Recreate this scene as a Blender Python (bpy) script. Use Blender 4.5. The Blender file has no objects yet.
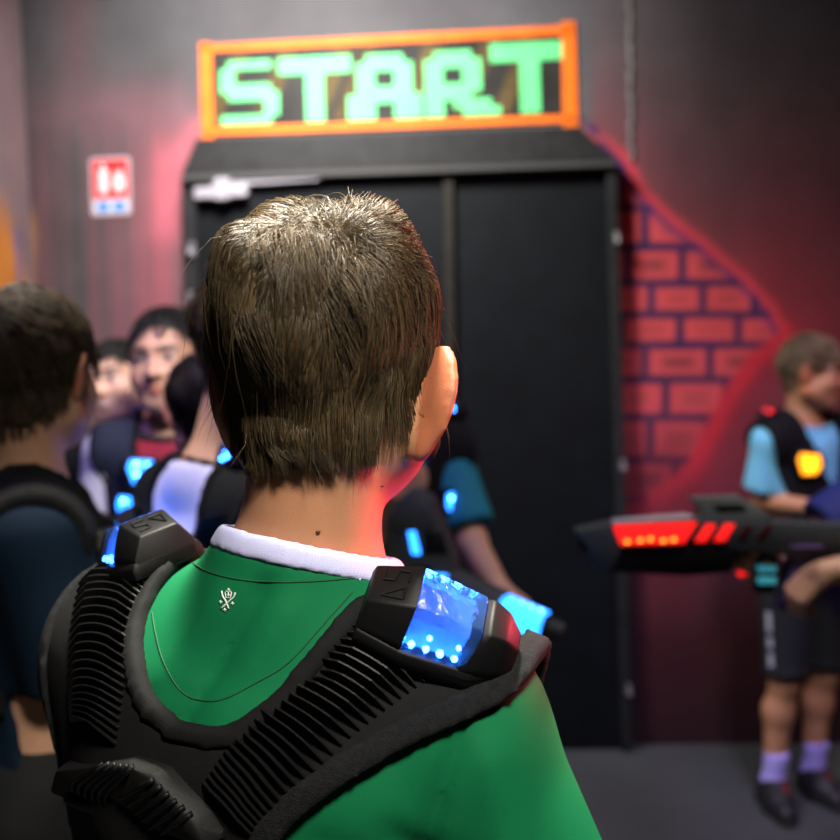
import bpy, bmesh, math, random
import numpy as np
from mathutils import Vector, Matrix
from mathutils.bvhtree import BVHTree

rng = np.random.default_rng(7)
random.seed(7)
SC = bpy.context.scene
COL = SC.collection
D2R = math.pi / 180

# ------------------------------------------------------------------ camera
FPX = 1000.0
CAM_H = 1.45
PITCH, ROLL = -3.7 * D2R, -1.45 * D2R
CAM_R = Matrix.Rotation(math.pi / 2 + PITCH, 3, 'X') @ Matrix.Rotation(ROLL, 3, 'Z')
CAM_O = Vector((0, 0, CAM_H))
cam_data = bpy.data.cameras.new('camera')
cam = bpy.data.objects.new('camera', cam_data)
COL.objects.link(cam)
cam.matrix_world = Matrix.Translation(CAM_O) @ CAM_R.to_4x4()
cam_data.sensor_width = 36
cam_data.lens = 36 * FPX / 840
cam_data.clip_start = 0.05
cam_data.dof.use_dof = True
cam_data.dof.focus_distance = 0.70
cam_data.dof.aperture_fstop = 4.4
cam_data.dof.aperture_blades = 0
SC.camera = cam
SC.view_settings.view_transform = 'Standard'
SC.view_settings.look = 'None'
SC.view_settings.gamma = 1
SC.view_settings.exposure = 0


def ray(px, py):
    return (CAM_R @ Vector(((px - 420) / FPX, -(py - 420) / FPX, -1))).normalized()


def at(px, py, y):
    """point of the place seen at (px, py) that stands y metres into the room"""
    d = ray(px, py)
    return CAM_O + d * (y / d.y)


# ------------------------------------------------------------------ materials
def lin(r, g, b):
    f = lambda c: (c / 255 / 12.92) if c / 255 <= .04045 else ((c / 255 + .055) / 1.055) ** 2.4
    return (f(r), f(g), f(b), 1)


def mat(name, col, rough=.6, metal=0, spec=.5, bump=None, emit=None, estr=0, attr=None, noise=None, trans=0, sheen=0, sss=0, coat=0):
    m = bpy.data.materials.new(name)
    m.use_nodes = True
    nt = m.node_tree
    b = nt.nodes['Principled BSDF']
    if len(col) == 3:
        col = (*col, 1)
    b.inputs['Base Color'].default_value = col
    b.inputs['Roughness'].default_value = rough
    b.inputs['Metallic'].default_value = metal
    b.inputs['Specular IOR Level'].default_value = spec
    b.inputs['Transmission Weight'].default_value = trans
    b.inputs['Sheen Weight'].default_value = sheen
    b.inputs['Coat Weight'].default_value = coat
    if sss:
        b.inputs['Subsurface Weight'].default_value = sss
        b.inputs['Subsurface Radius'].default_value = (.012, .004, .002)
        b.inputs['Subsurface Scale'].default_value = .6
    if emit:
        b.inputs['Emission Color'].default_value = (*emit[:3], 1)
        b.inputs['Emission Strength'].default_value = estr
    src = None
    if attr:
        a = nt.nodes.new('ShaderNodeAttribute')
        a.attribute_name = attr
        src = a.outputs['Color']
    if noise:                                     # (scale, amount)
        tc = nt.nodes.new('ShaderNodeTexCoord')
        n = nt.nodes.new('ShaderNodeTexNoise')
        n.inputs['Scale'].default_value = noise[0]
        n.inputs['Detail'].default_value = 5
        nt.links.new(tc.outputs['Object'], n.inputs['Vector'])
        mr = nt.nodes.new('ShaderNodeMapRange')
        mr.inputs[1].default_value = .3
        mr.inputs[2].default_value = .7
        mr.inputs[3].default_value = 1 - noise[1]
        mr.inputs[4].default_value = 1 + noise[1]
        nt.links.new(n.outputs['Fac'], mr.inputs[0])
        mx = nt.nodes.new('ShaderNodeVectorMath')
        mx.operation = 'SCALE'
        if src:
            nt.links.new(src, mx.inputs[0])
        else:
            mx.inputs[0].default_value = col[:3]
        nt.links.new(mr.outputs[0], mx.inputs['Scale'])
        src = mx.outputs[0]
    if src:
        nt.links.new(src, b.inputs['Base Color'])
    if bump:                                      # (scale, distance[, kind])
        tc = nt.nodes.new('ShaderNodeTexCoord')
        n = nt.nodes.new('ShaderNodeTexNoise')
        n.inputs['Scale'].default_value = bump[0]
        n.inputs['Detail'].default_value = 4
        nt.links.new(tc.outputs['Object'], n.inputs['Vector'])
        bp = nt.nodes.new('ShaderNodeBump')
        bp.inputs['Strength'].default_value = 1
        bp.inputs['Distance'].default_value = bump[1]
        nt.links.new(n.outputs['Fac'], bp.inputs['Height'])
        nt.links.new(bp.outputs['Normal'], b.inputs['Normal'])
    return m


# ------------------------------------------------------------------ objects
def link(o, parent=None, label=None, cat=None, group=None, kind=None):
    COL.objects.link(o)
    if parent is not None:
        o.parent = parent
    if label: o['label'] = label
    if cat: o['category'] = cat
    if group: o['group'] = group
    if kind: o['kind'] = kind
    return o


def empty(name, loc, rz=0, label=None, cat=None, group=None):
    o = bpy.data.objects.new(name, None)
    o.empty_display_size = .05
    o.location = loc
    o.rotation_euler = (0, 0, rz)
    return link(o, None, label, cat, group)


def mesh_obj(name, verts, faces, m, parent=None, smooth=False, cols=None, **kw):
    me = bpy.data.meshes.new(name)
    if isinstance(verts, np.ndarray):
        verts = verts.tolist()
    if isinstance(faces, np.ndarray):
        faces = faces.tolist()
    me.from_pydata([tuple(v) for v in verts], [], faces)
    me.update()
    if smooth:
        me.polygons.foreach_set('use_smooth', np.ones(len(me.polygons), dtype=bool))
    if cols is not None:
        ca = me.color_attributes.new('Col', 'FLOAT_COLOR', 'POINT')
        c4 = np.ones((len(verts), 4), dtype=np.float32)
        c4[:, :3] = cols
        ca.data.foreach_set('color', c4.ravel())
    for mm in (m if isinstance(m, (list, tuple)) else [m]):
        me.materials.append(mm)
    o = bpy.data.objects.new(name, me)
    return link(o, parent, **kw)


class MB:
    """collects shapes for ONE mesh"""
    def __init__(s): s.v, s.f = [], []

    def add(s, v, f):
        o = len(s.v)
        s.v += [tuple(p) for p in v]
        s.f += [tuple(i + o for i in q) for q in f]

    def box(s, c, size, R=None, bev=0):
        bm = bmesh.new()
        bmesh.ops.create_cube(bm, size=1)
        for v in bm.verts:
            v.co = Vector((v.co.x * size[0], v.co.y * size[1], v.co.z * size[2]))
        if bev:
            bmesh.ops.bevel(bm, geom=bm.edges[:] + bm.verts[:], offset=bev, segments=2, affect='EDGES', profile=.5)
        s.bm(bm, c, R)

    def bm(s, bm, c=(0, 0, 0), R=None):
        bm.verts.index_update()
        c = Vector(c)
        s.add([((R @ v.co) if R else v.co) + c for v in bm.verts], [[v.index for v in f.verts] for f in bm.faces])
        bm.free()

    def hull(s, pts, bev=0, seg=2):
        bm = bmesh.new()
        for p in pts: bm.verts.new(p)
        r = bmesh.ops.convex_hull(bm, input=bm.verts)
        bad = [g for g in r['geom_interior'] if isinstance(g, bmesh.types.BMVert)]
        if bad: bmesh.ops.delete(bm, geom=bad, context='VERTS')
        bmesh.ops.dissolve_limit(bm, angle_limit=.06, verts=bm.verts, edges=bm.edges)
        bmesh.ops.recalc_face_normals(bm, faces=bm.faces)
        if bev:
            bmesh.ops.bevel(bm, geom=bm.edges[:], offset=bev, segments=seg, affect='EDGES', profile=.5, clamp_overlap=True)
        s.bm(bm)

    def prism(s, prof, t, axes, org=(0, 0, 0), bev=0):
        """2-D outline prof in (axes[0], axes[1]), extruded by t either side along axes[2]"""
        A, B, N = [Vector(a) for a in axes]
        O = Vector(org)
        bm = bmesh.new()
        lo = [bm.verts.new(O + A * p[0] + B * p[1] - N * t) for p in prof]
        hi = [bm.verts.new(O + A * p[0] + B * p[1] + N * t) for p in prof]
        n = len(prof)
        bm.faces.new(lo[::-1]); bm.faces.new(hi)
        for i in range(n):
            bm.faces.new((lo[i], lo[(i + 1) % n], hi[(i + 1) % n], hi[i]))
        bmesh.ops.recalc_face_normals(bm, faces=bm.faces)
        if bev:
            bmesh.ops.bevel(bm, geom=bm.edges[:], offset=bev, segments=2, affect='EDGES', profile=.5, clamp_overlap=True)
        s.bm(bm)

    def tube(s, pts, r, n=8, closed=False, cap=True, up=None):
        pts = [Vector(p) for p in pts]
        m = len(pts)
        if m < 2: return
        rs = r if hasattr(r, '__len__') else [r] * m
        o = len(s.v)
        pu = None
        for i, p in enumerate(pts):
            a = pts[(i - 1) % m] if (closed or i > 0) else p
            b = pts[(i + 1) % m] if (closed or i < m - 1) else p
            t = (b - a).normalized()
            if pu is None:
                u = t.orthogonal().normalized()
            else:
                u = (pu - t * pu.dot(t)).normalized()
            pu = u
            w = t.cross(u)
            for k in range(n):
                an = 2 * math.pi * k / n
                s.v.append(tuple(p + (u * math.cos(an) + w * math.sin(an)) * rs[i]))
        for i in range(m if closed else m - 1):
            j = (i + 1) % m
            for k in range(n):
                l = (k + 1) % n
                s.f.append((o + i * n + k, o + i * n + l, o + j * n + l, o + j * n + k))
        if cap and not closed:
            s.f.append(tuple(o + k for k in range(n))[::-1])
            s.f.append(tuple(o + (m - 1) * n + k for k in range(n)))

    def ribbon(s, P, N, W, th):
        """a strip along points P lying on a surface with normals N, side vectors W (half width), thickness th"""
        o = len(s.v)
        m = len(P)
        for p, n, w in zip(P, N, W):
            for q in (p - w, p - w + n * th, p + w + n * th, p + w):
                s.v.append(tuple(q))
        for i in range(m - 1):
            for k in range(4):
                l = (k + 1) % 4
                s.f.append((o + i * 4 + k, o + i * 4 + l, o + i * 4 + 4 + l, o + i * 4 + 4 + k))
        s.f.append((o, o + 3, o + 2, o + 1))
        e = o + (m - 1) * 4
        s.f.append((e, e + 1, e + 2, e + 3))

    def sphere(s, c, r, seg=12, R=None):
        bm = bmesh.new()
        bmesh.ops.create_uvsphere(bm, u_segments=seg, v_segments=max(6, seg // 2), radius=1)
        rr = r if hasattr(r, '__len__') else (r, r, r)
        for v in bm.verts: v.co = Vector((v.co.x * rr[0], v.co.y * rr[1], v.co.z * rr[2]))
        s.bm(bm, c, R)

    def cyl(s, a, b, ra, rb=None, n=20):
        s.tube([a, b], [ra, ra if rb is None else rb], n=n)

    def build(s, name, m, parent=None, smooth=False, auto=None, **kw):
        o = mesh_obj(name, s.v, s.f, m, parent, smooth, **kw)
        if auto is not None:
            o.data.polygons.foreach_set('use_smooth', np.ones(len(o.data.polygons), dtype=bool))
            o.data.set_sharp_from_angle(angle=auto * D2R)
        return o


def spline(pts, n):
    """smooth curve through points (Catmull-Rom), n samples, any dimension"""
    P = np.array([tuple(p) for p in pts], float)
    P = np.vstack([2 * P[0] - P[1], P, 2 * P[-1] - P[-2]])
    m = len(P) - 3
    out = []
    for t in np.linspace(0, m, n):
        i = min(int(t), m - 1)
        u = t - i
        a, b, c, d = P[i:i + 4]
        out.append(.5 * (2 * b + (c - a) * u + (2 * a - 5 * b + 4 * c - d) * u * u + (3 * b - a - 3 * c + d) * u ** 3))
    return np.array(out)


# ------------------------------------------------------------------ smooth solids
# a prim is (lo, hi, fn, k, op); fn(P) -> signed distance, P an (..., 3) array
def _v(a): return np.array(tuple(a), float)


def ell(c, r, k=.02, R=None, op='u'):
    c, r = _v(c), _v(r)
    Rm = None if R is None else np.array(R)
    m = float(max(r))

    def fn(P):
        q = P - c
        if Rm is not None: q = q @ Rm
        a = np.sqrt(((q / r) ** 2).sum(-1)) + 1e-9
        b = np.sqrt(((q / (r * r)) ** 2).sum(-1)) + 1e-9
        return a * (a - 1) / b
    return (c - m, c + m, fn, k, op)


def cone(a, b, ra, rb, k=.02, op='u', flat=None):
    a, b = _v(a), _v(b)
    ba = b - a
    L2 = float(ba @ ba) + 1e-12
    m = max(ra, rb)

    def fn(P):
        q = P - a
        t = np.clip((q @ ba) / L2, 0, 1)
        d = q - t[..., None] * ba
        return np.sqrt((d * d).sum(-1)) - (ra + (rb - ra) * t)
    return (np.minimum(a, b) - m, np.maximum(a, b) + m, fn, k, op)


def sdf(prims, P, inflate=0.):
    """value at points P (n, 3)"""
    F = np.full(P.shape[:-1], 1.)
    for lo, hi, fn, k, op in prims:
        d = fn(P) - inflate
        if op == 'u':
            h = np.maximum(k - np.abs(F - d), 0) / k
            F = np.minimum(F, d) - h * h * k * .25
        else:
            d = -fn(P)
            h = np.maximum(k - np.abs(F - d), 0) / k
            F = np.maximum(F, d) + h * h * k * .25
    return F


def axis(lo, hi, step, fine=()):
    x, out = lo, []
    while x < hi:
        out.append(x)
        st = step
        for a, b, s in fine:
            if a <= x < b: st = min(st, s)
            elif x < a < x + st: st = min(st, max(s, a - x))
        x += st
    out.append(x)
    return np.array(out)


def field(prims, xs, ys, zs, inflate=0.):
    F = np.full((len(xs), len(ys), len(zs)), .2)
    for lo, hi, fn, k, op in prims:
        mg = k + inflate + .012
        i0, i1 = np.searchsorted(xs, lo[0] - mg), np.searchsorted(xs, hi[0] + mg)
        j0, j1 = np.searchsorted(ys, lo[1] - mg), np.searchsorted(ys, hi[1] + mg)
        k0, k1 = np.searchsorted(zs, lo[2] - mg), np.searchsorted(zs, hi[2] + mg)
        if i1 <= i0 or j1 <= j0 or k1 <= k0: continue
        P = np.stack(np.meshgrid(xs[i0:i1], ys[j0:j1], zs[k0:k1], indexing='ij'), -1)
        S = F[i0:i1, j0:j1, k0:k1]
        if op == 'u':
            d = fn(P) - inflate
            h = np.maximum(k - np.abs(S - d), 0) / k
            F[i0:i1, j0:j1, k0:k1] = np.minimum(S, d) - h * h * k * .25
        else:
            d = -fn(P)
            h = np.maximum(k - np.abs(S - d), 0) / k
            F[i0:i1, j0:j1, k0:k1] = np.maximum(S, d) + h * h * k * .25
    return F


def grid_pts(xs, ys, zs):
    return np.stack(np.meshgrid(xs, ys, zs, indexing='ij'), -1)


def nets(F, xs, ys, zs, smooth=2):
    """surface nets on a rectilinear grid -> verts, quads"""
    F = F.copy()
    F[0] = F[-1] = np.maximum(F[0], .01)
    F[:, 0] = np.maximum(F[:, 0], .01); F[:, -1] = np.maximum(F[:, -1], .01)
    F[:, :, 0] = np.maximum(F[:, :, 0], .01); F[:, :, -1] = np.maximum(F[:, :, -1], .01)
    F[0] = np.maximum(F[0], .01)
    F[-1] = np.maximum(F[-1], .01)
    S = F < 0
    c = S[:-1, :-1, :-1].astype(np.int8)
    tot = np.zeros(c.shape, np.int8)
    for a in (0, 1):
        for b in (0, 1):
            for d in (0, 1):
                tot += S[a:a + c.shape[0], b:b + c.shape[1], d:d + c.shape[2]]
    act = (tot > 0) & (tot < 8)
    idx = np.full(act.shape, -1, np.int64)
    I, J, K = np.nonzero(act)
    idx[I, J, K] = np.arange(len(I))
    acc = np.zeros((len(I), 3)); cnt = np.zeros(len(I))
    ax = (xs, ys, zs)
    base = (I, J, K)
    for d in range(3):
        o = [e for e in range(3) if e != d]
        for p in (0, 1):
            for q in (0, 1):
                off = [0, 0, 0]; off[o[0]] = p; off[o[1]] = q
                A = tuple(base[e] + off[e] for e in range(3))
                off2 = off[:]; off2[d] = 1
                B = tuple(base[e] + off2[e] for e in range(3))
                fa, fb = F[A], F[B]
                m = (fa < 0) != (fb < 0)
                t = np.where(m, fa / np.where(m, fa - fb, 1), 0)
                pt = np.stack([ax[e][A[e]] + (t * (ax[e][B[e]] - ax[e][A[e]]) if e == d else 0) for e in range(3)], -1)
                acc[m] += pt[m]; cnt[m] += 1
    V = acc / np.maximum(cnt, 1)[:, None]
    Q = []
    for d in range(3):
        sl0 = [slice(None)] * 3; sl1 = [slice(None)] * 3
        sl0[d] = slice(0, -1); sl1[d] = slice(1, None)
        m = S[tuple(sl0)] != S[tuple(sl1)]
        o = [e for e in range(3) if e != d]
        for e in o:
            s = [slice(None)] * 3; s[e] = 0
            m[tuple(s)] = False
            s[e] = -1
            m[tuple(s)] = False
        G = list(np.nonzero(m))
        inside = S[tuple(G)]
        def cell(p, q):
            g = [G[0], G[1], G[2]]
            g[o[0]] = g[o[0]] - p; g[o[1]] = g[o[1]] - q
            return idx[tuple(g)]
        q = np.stack([cell(1, 1), cell(0, 1), cell(0, 0), cell(1, 0)], -1)
        flip = inside if d != 1 else ~inside
        q[~flip] = q[~flip][:, ::-1]
        Q.append(q)
    Q = np.vstack(Q)
    Q = Q[(Q >= 0).all(1)]
    for _ in range(smooth):
        s = np.zeros_like(V); n = np.zeros(len(V))
        for a, b in ((0, 1), (1, 2), (2, 3), (3, 0)):
            for x, y in ((a, b), (b, a)):
                s += np.stack([np.bincount(Q[:, x], V[Q[:, y], e], len(V)) for e in range(3)], -1)
                n += np.bincount(Q[:, x], minlength=len(V))
        V = V * .5 + .5 * s / np.maximum(n, 1)[:, None]
    return V, Q


def blur(F, n=1):
    for _ in range(n):
        for a in range(3):
            G = F.copy()
            s0, s1, sm = [slice(None)] * 3, [slice(None)] * 3, [slice(None)] * 3
            s0[a], s1[a], sm[a] = slice(0, -2), slice(2, None), slice(1, -1)
            G[tuple(sm)] = .25 * F[tuple(s0)] + .5 * F[tuple(sm)] + .25 * F[tuple(s1)]
            F = G
    return F


def bvh_of(o):
    me = o.data
    return BVHTree.FromPolygons([v.co[:] for v in me.vertices], [p.vertices[:] for p in me.polygons])


def poly_sd(P2, poly):
    """signed distance of 2-D points (…,2) to a polygon, negative inside"""
    poly = np.array(poly, float)
    d = np.full(P2.shape[:-1], 1e9)
    ins = np.zeros(P2.shape[:-1], bool)
    n = len(poly)
    for i in range(n):
        a, b = poly[i], poly[(i + 1) % n]
        e = b - a
        w = P2 - a
        t = np.clip((w @ e) / (e @ e), 0, 1)
        q = w - t[..., None] * e
        d = np.minimum(d, (q * q).sum(-1))
        c = ((a[1] <= P2[..., 1]) != (b[1] <= P2[..., 1]))
        with np.errstate(divide='ignore', invalid='ignore'):
            xi = a[0] + (P2[..., 1] - a[1]) * e[0] / (e[1] if e[1] else 1e-12)
        ins ^= c & (P2[..., 0] < xi)
    d = np.sqrt(d)
    return np.where(ins, -d, d)


def vnoise(P, s, seed=0):
    """cheap smooth noise in -1..1 for (…,3) or (…,2) points"""
    r = np.random.default_rng(seed)
    out = 0
    for _ in range(5):
        w = r.normal(size=P.shape[-1]) * s
        out = out + np.sin(P @ w + r.uniform(0, 6.28))
    return out / 3.2
# ------------------------------------------------------------------ shared materials
M = {}
M['skin'] = mat('skin', (.5, .3, .2), .48, attr='Col', sss=.12, bump=(900, .0002), spec=.4)
M['hair'] = mat('hair', (.04, .02, .01), .42, attr='Col', spec=.42)
M['white_cloth'] = mat('white_cloth', (.78, .77, .80), .9, bump=(700, .0004))
M['black_cloth'] = mat('black_cloth', (.010, .011, .013), .9, bump=(500, .0005))
M['black_rubber'] = mat('black_rubber', (.012, .012, .013), .55, bump=(300, .0004))
M['neoprene'] = mat('neoprene', (.0042, .0044, .0052), .85, spec=.22, bump=(1400, .0004), noise=(90, .25))
M['felt'] = mat('felt', (.0085, .009, .0105), .95, spec=.2, bump=(900, .0012), noise=(260, .4),)
M['rib'] = mat('ribbed_rubber', (.006, .006, .0068), .5, spec=.3, bump=(700, .0002))
M['shell'] = mat('black_plastic', (.0035, .0035, .0042), .5, spec=.2, bump=(900, .00015))
M['gun_grey'] = mat('gun_grey', (.045, .050, .055), .5, spec=.35, bump=(700, .0002))
M['shell_grey'] = mat('grey_plastic', (.017, .019, .022), .5, spec=.35, bump=(700, .0002))
M['blue_light'] = mat('blue_light', (.05, .2, .8), .3, emit=(.02, .24, 1), estr=4.5)
M['blue_led'] = mat('blue_led', (.3, .7, 1), .3, emit=(.05, .28, 1), estr=55)
M['red_light'] = mat('red_light', (.6, .02, .01), .3, emit=(1, .012, .012), estr=1.3)
M['gun_led'] = mat('gun_led', (1, .3, .05), .3, emit=(1, .34, .02), estr=3)
M['red_led'] = mat('red_led', (1, .05, .03), .3, emit=(1, .02, .02), estr=12)
M['amber_light'] = mat('amber_light', (.9, .2, .02), .3, emit=(1, .33, .006), estr=2.2)
M['amber_led'] = mat('amber_led', (1, .6, .1), .3, emit=(1, .60, .01), estr=4)
# ------------------------------------------------------------------ people
def rot(yaw=0, pitch=0, tilt=0):
    """head rotation: yaw > 0 turns to the person's left, pitch > 0 looks down, tilt > 0 leans to the right shoulder"""
    return (Matrix.Rotation(yaw * D2R, 3, 'Z') @ Matrix.Rotation(-pitch * D2R, 3, 'X') @ Matrix.Rotation(tilt * D2R, 3, 'Y'))


HAIR_Y = [-.13, -.060, -.040, -.022, .000, .020, .040, .062, .095]


class Fig:
    pass


def hairline(P, q):
    h = np.interp(q[..., 1], HAIR_Y, P.get('hair_z', [-.082, -.080, -.055, .000, .012, .022, .045, .066, .075]))
    back = np.clip(-(q[..., 1] + .02) / .02, 0, 1)
    return h + back * P.get('hair_side', .6) * np.maximum(np.abs(q[..., 0] - P.get('hair_cx', 0)) - .03, 0)


def head_prims(hc, R, hs, nose=1., ear=True, ear_out=(.55, .55), ear_s=1., ear_o=(.0700, .000, -.008)):
    Rn = np.array(R)
    hp = lambda *p: _v(hc) + Rn @ (np.array(p) * hs)
    e = lambda c, r, k=.02, op='u', Rx=None: ell(hp(*c), np.array(r) * hs, k * hs, (R if Rx is None else R @ Rx), op)
    co = lambda a, b, ra, rb, k=.02, op='u': cone(hp(*a), hp(*b), ra * hs, rb * hs, k * hs, op)
    L = [e((0, -.012, .030), (.071, .089, .078), .02),
         e((0, .030, -.030), (.056, .056, .074), .03),
         e((0, .010, -.050), (.054, .060, .045), .03),
         e((0, .064, -.088), (.022, .018, .016), .03)]
    for s in (-1, 1):
        L += [e((s * .040, .050, -.030), (.026, .026, .026), .03),
              co((s * .012, .082, .030), (s * .046, .066, .026), .010, .009, .02),
              co((s * .058, .000, -.058), (s * .026, .058, -.086), .016, .014, .03)]
    L += [e((s * .031, .092, .010), (.016, .014, .011), .015, 's') for s in (-1, 1)]
    L += [e((s * .031, .0695, .009), (.0145, .0145, .0125), .004) for s in (-1, 1)]
    L += [co((0, .083, .014), (0, .103, -.022), .007, .011 * nose, .012)]
    L += [e((s * .010, .092, -.025), (.009, .010, .007), .010) for s in (-1, 1)]
    L += [e((0, .084, -.051), (.021, .012, .006), .008), e((0, .083, -.062), (.018, .011, .007), .008),
          e((0, .098, -.0565), (.020, .008, .0012), .004, 's')]
    if ear:
        for s in (-1, 1):
            Rx = Matrix.Rotation(-.15, 3, 'X') @ Matrix.Rotation(s * ear_out[s > 0], 3, 'Z') @ Matrix.Rotation(s * .12, 3, 'Y')
            o = np.array([s * ear_o[0], ear_o[1], ear_o[2]])           # where the ear joins the head; the ear leans back and out from here
            A = np.array(Rx)
            at_ = lambda *q: tuple(o + A @ (np.array([s * q[0], q[1], q[2]]) * ear_s))
            es = lambda c, r, k, op='u': e(at_(*c), np.array(r) * ear_s, k, op, Rx)
            L += [es((.002, -.018, .003), (.0065, .019, .031), .010), es((.001, -.012, -.025), (.0055, .010, .013), .008),
                  es((.0085, -.016, .004), (.0050, .012, .021), .006, 's'),
                  e((s * (ear_o[0] - .002), ear_o[1] - .004, ear_o[2] - .002), (.010, .012, .022), .010)]
    return L


def hand_prims(w, f, n, side, curl=(20, 25, 15), hs=1., thumb=(.6, .7, .35), spread=.06):
    """w wrist, f along the hand, n out of the palm, side +1/-1 where the thumb is (along f x n)"""
    w, f, n = Vector(w), Vector(f).normalized(), Vector(n)
    n = (n - f * n.dot(f)).normalized()
    s = f.cross(n) * side
    L = []
    kn = [(.024, .070, .92), (.008, .074, 1.), (-.008, .071, .95), (-.022, .064, .78)]
    for i, (sx, fx, ln) in enumerate(kn):
        k = w + s * sx * hs + f * fx * hs
        L.append(cone(w + s * sx * .7 * hs + f * .012 * hs, k, .0125 * hs, .0105 * hs, .012))
        d = (f + s * (sx * spread / .02)).normalized()
        p = k
        a = 0
        r = .0088 * hs
        for seg, c in zip((.036, .024, .018), curl if not isinstance(curl[0], (tuple, list)) else curl[i]):
            a += c * D2R
            q = p + (d * math.cos(a) + n * math.sin(a)) * seg * ln * hs
            L.append(cone(p, q, r, r * .9, .004))
            p, r = q, r * .9
    b = w + f * .018 * hs + s * .018 * hs
    d = (f * thumb[0] + s * thumb[1] + n * thumb[2]).normalized()
    q = b + d * .034 * hs
    L.append(cone(b, q, .0125 * hs, .0105 * hs, .012))
    d2 = (d + f * .35 - s * .25 + n * .15).normalized()
    p = q + d2 * .028 * hs
    L.append(cone(q, p, .0100 * hs, .0088 * hs, .004))
    d3 = (d2 + n * .35 - s * .1).normalized()
    L.append(cone(p, p + d3 * .022 * hs, .0088 * hs, .0072 * hs, .004))
    return L


def figure(P):
    """builds one person; P holds the pose in the person's own frame (x right, y ahead, z up)"""
    s = P['H'] / 1.5
    g = Fig()
    g.P, g.s = P, s
    g.root = empty('person', P['loc'], P['yaw'] * D2R, P['label'], 'person', P.get('group'))
    S = lambda *p: np.array(p, float) * s
    hc = np.array(P.get('head', S(0, .015, 1.385)), float)
    hs = P.get('hs', s)
    R = rot(*P.get('head_rot', (0, 0, 0)))
    g.hc, g.hs, g.R = hc, hs, np.array(R)
    hp = lambda *p: hc + g.R @ (np.array(p) * hs)
    g.hp = hp
    shL = np.array(P.get('shL', S(-.135, -.005, 1.185)), float)
    shR = np.array(P.get('shR', S(.135, -.005, 1.185)), float)
    g.sh = {-1: shL, 1: shR}
    nb = np.array(P.get('neck', S(0, -.012, 1.215)), float)
    g.nb = nb
    neck_top = hp(0, -.022, -.055)
    neck = [cone(nb, neck_top, P.get('neck_r', .050) * s, P.get('neck_r1', .0465) * s, .03)]
    trap = []
    for sh in (shL, shR):
        trap.append(cone(nb + S(0, -.008, .012), sh * .80 + nb * .2 + S(0, -.008, .002), .046 * s, .040 * s, .035))
        trap.append(cone((shL + shR) / 2 + S(0, .01, -.04), sh, .06 * s, .046 * s, .03))
    torso = [ell(S(0, -.005, 1.075), S(.135, .090, .155), .03),
             ell(S(0, 0, .95), S(.118, .082, .15), .04),
             ell(S(0, -.005, .845), S(.128, .090, .105), .04)] + P.get('torso_extra', [])
    arms, sleeves = [], []
    for sd, key in ((-1, 'armL'), (1, 'armR')):
        A = P.get(key) or {}
        sh = g.sh[sd]
        el = np.array(A.get('el', sh + S(sd * .05, -.015, -.255)), float)
        wr = np.array(A.get('wr', el + S(sd * .01, .06, -.215)), float)
        A2 = {'el': el, 'wr': wr}
        setattr(g, key, A2)
        arms += [cone(sh, el, .041 * s, .034 * s, .03), cone(el, wr, .034 * s, .0235 * s, .02)]
        f = Vector(A.get('f', wr - el)).normalized()
        n = A.get('n', (-sd, 0, 0) if abs(f.x) < .8 else (0, 0, -1))
        n = Vector(n); n = (n - f * n.dot(f)).normalized()
        th = Vector(A.get('thumb_dir', (0, 1, .3)))
        side = 1 if f.cross(n).dot(th) > 0 else -1
        arms += hand_prims(wr, f, n, side, A.get('curl', (22, 28, 18)), s * .95, A.get('thumb', (.6, .7, .35)))
        fr = P.get('sleeve', .62)
        e2 = sh + (el - sh) * fr
        sleeves.append((sh, e2, el))
    legs = []
    g.ank = {}
    for sd in (-1, 1):
        hip, kn, an = P.get('leg', {}).get(sd, (S(sd * .075, 0, .79), S(sd * .082, .015, .42), S(sd * .088, -.02, .075)))
        hip, kn, an = map(np.array, (hip, kn, an))
        g.ank[sd] = (hip, kn, an)
        calf = kn * .68 + an * .32 + S(0, -.014, 0)
        legs += [cone(hip, kn, .072 * s, .046 * s, .03), cone(kn, calf, .044 * s, .046 * s, .03), cone(calf, an, .045 * s, .030 * s, .03),
                 cone(an + S(0, -.015, -.035), an + S(sd * .02 + P.get('toe_x', 0) * .8, .105, -.05), .030 * s, .020 * s, .03)]
    head = head_prims(hc, R, hs, ear_out=P.get('ear_out', (.55, .55)), ear_s=P.get('ear_s', 1.), ear_o=P.get('ear_o', (.0700, .000, -.008)))
    g.prims = dict(head=head, neck=neck, trap=trap, torso=torso, arms=arms, legs=legs)
    body = torso + trap + neck + head + arms + legs
    # --- grid
    lo = np.min([p[0] for p in body if p[4] == 'u'], 0) - .02
    hi = np.max([p[1] for p in body if p[4] == 'u'], 0) + .02
    st, hst = P.get('step', .011), P.get('hstep', .0055)
    fx, fy, fz = [(hc[0] - .1, hc[0] + .1, hst)], [(hc[1] - .13, hc[1] + .13, hst)], [(hc[2] - .13, hc[2] + .13, hst)]
    for (c, r, q) in P.get('fine', []):
        fx.append((c[0] - r, c[0] + r, q)); fy.append((c[1] - r, c[1] + r, q)); fz.append((c[2] - r, c[2] + r, q))
    xs, ys, zs = axis(lo[0], hi[0], st, fx), axis(lo[1], hi[1], st, fy), axis(lo[2], hi[2], st, fz)
    V, Q = nets(field(body, xs, ys, zs), xs, ys, zs, P.get('body_smooth', 1))
    # --- skin colours: lips, brows, eyes are real colours of the face
    skin = np.array(P.get('skin', (.56, .31, .20)))
    C = np.tile(skin, (len(V), 1))
    q = ((V - hc) @ g.R) / hs
    def blend(mask, col):
        m = np.clip(mask, 0, 1)[:, None]
        C[:] = C * (1 - m) + np.array(col) * m
    inside = (np.abs(q[:, 0]) < .1) & (q[:, 1] > .03) & (np.abs(q[:, 2]) < .12)
    d = lambda c, r: np.sqrt((((q - np.array(c)) / np.array(r)) ** 2).sum(1))
    hairc = np.array(P.get('hair_col', (.035, .022, .014)))
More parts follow.
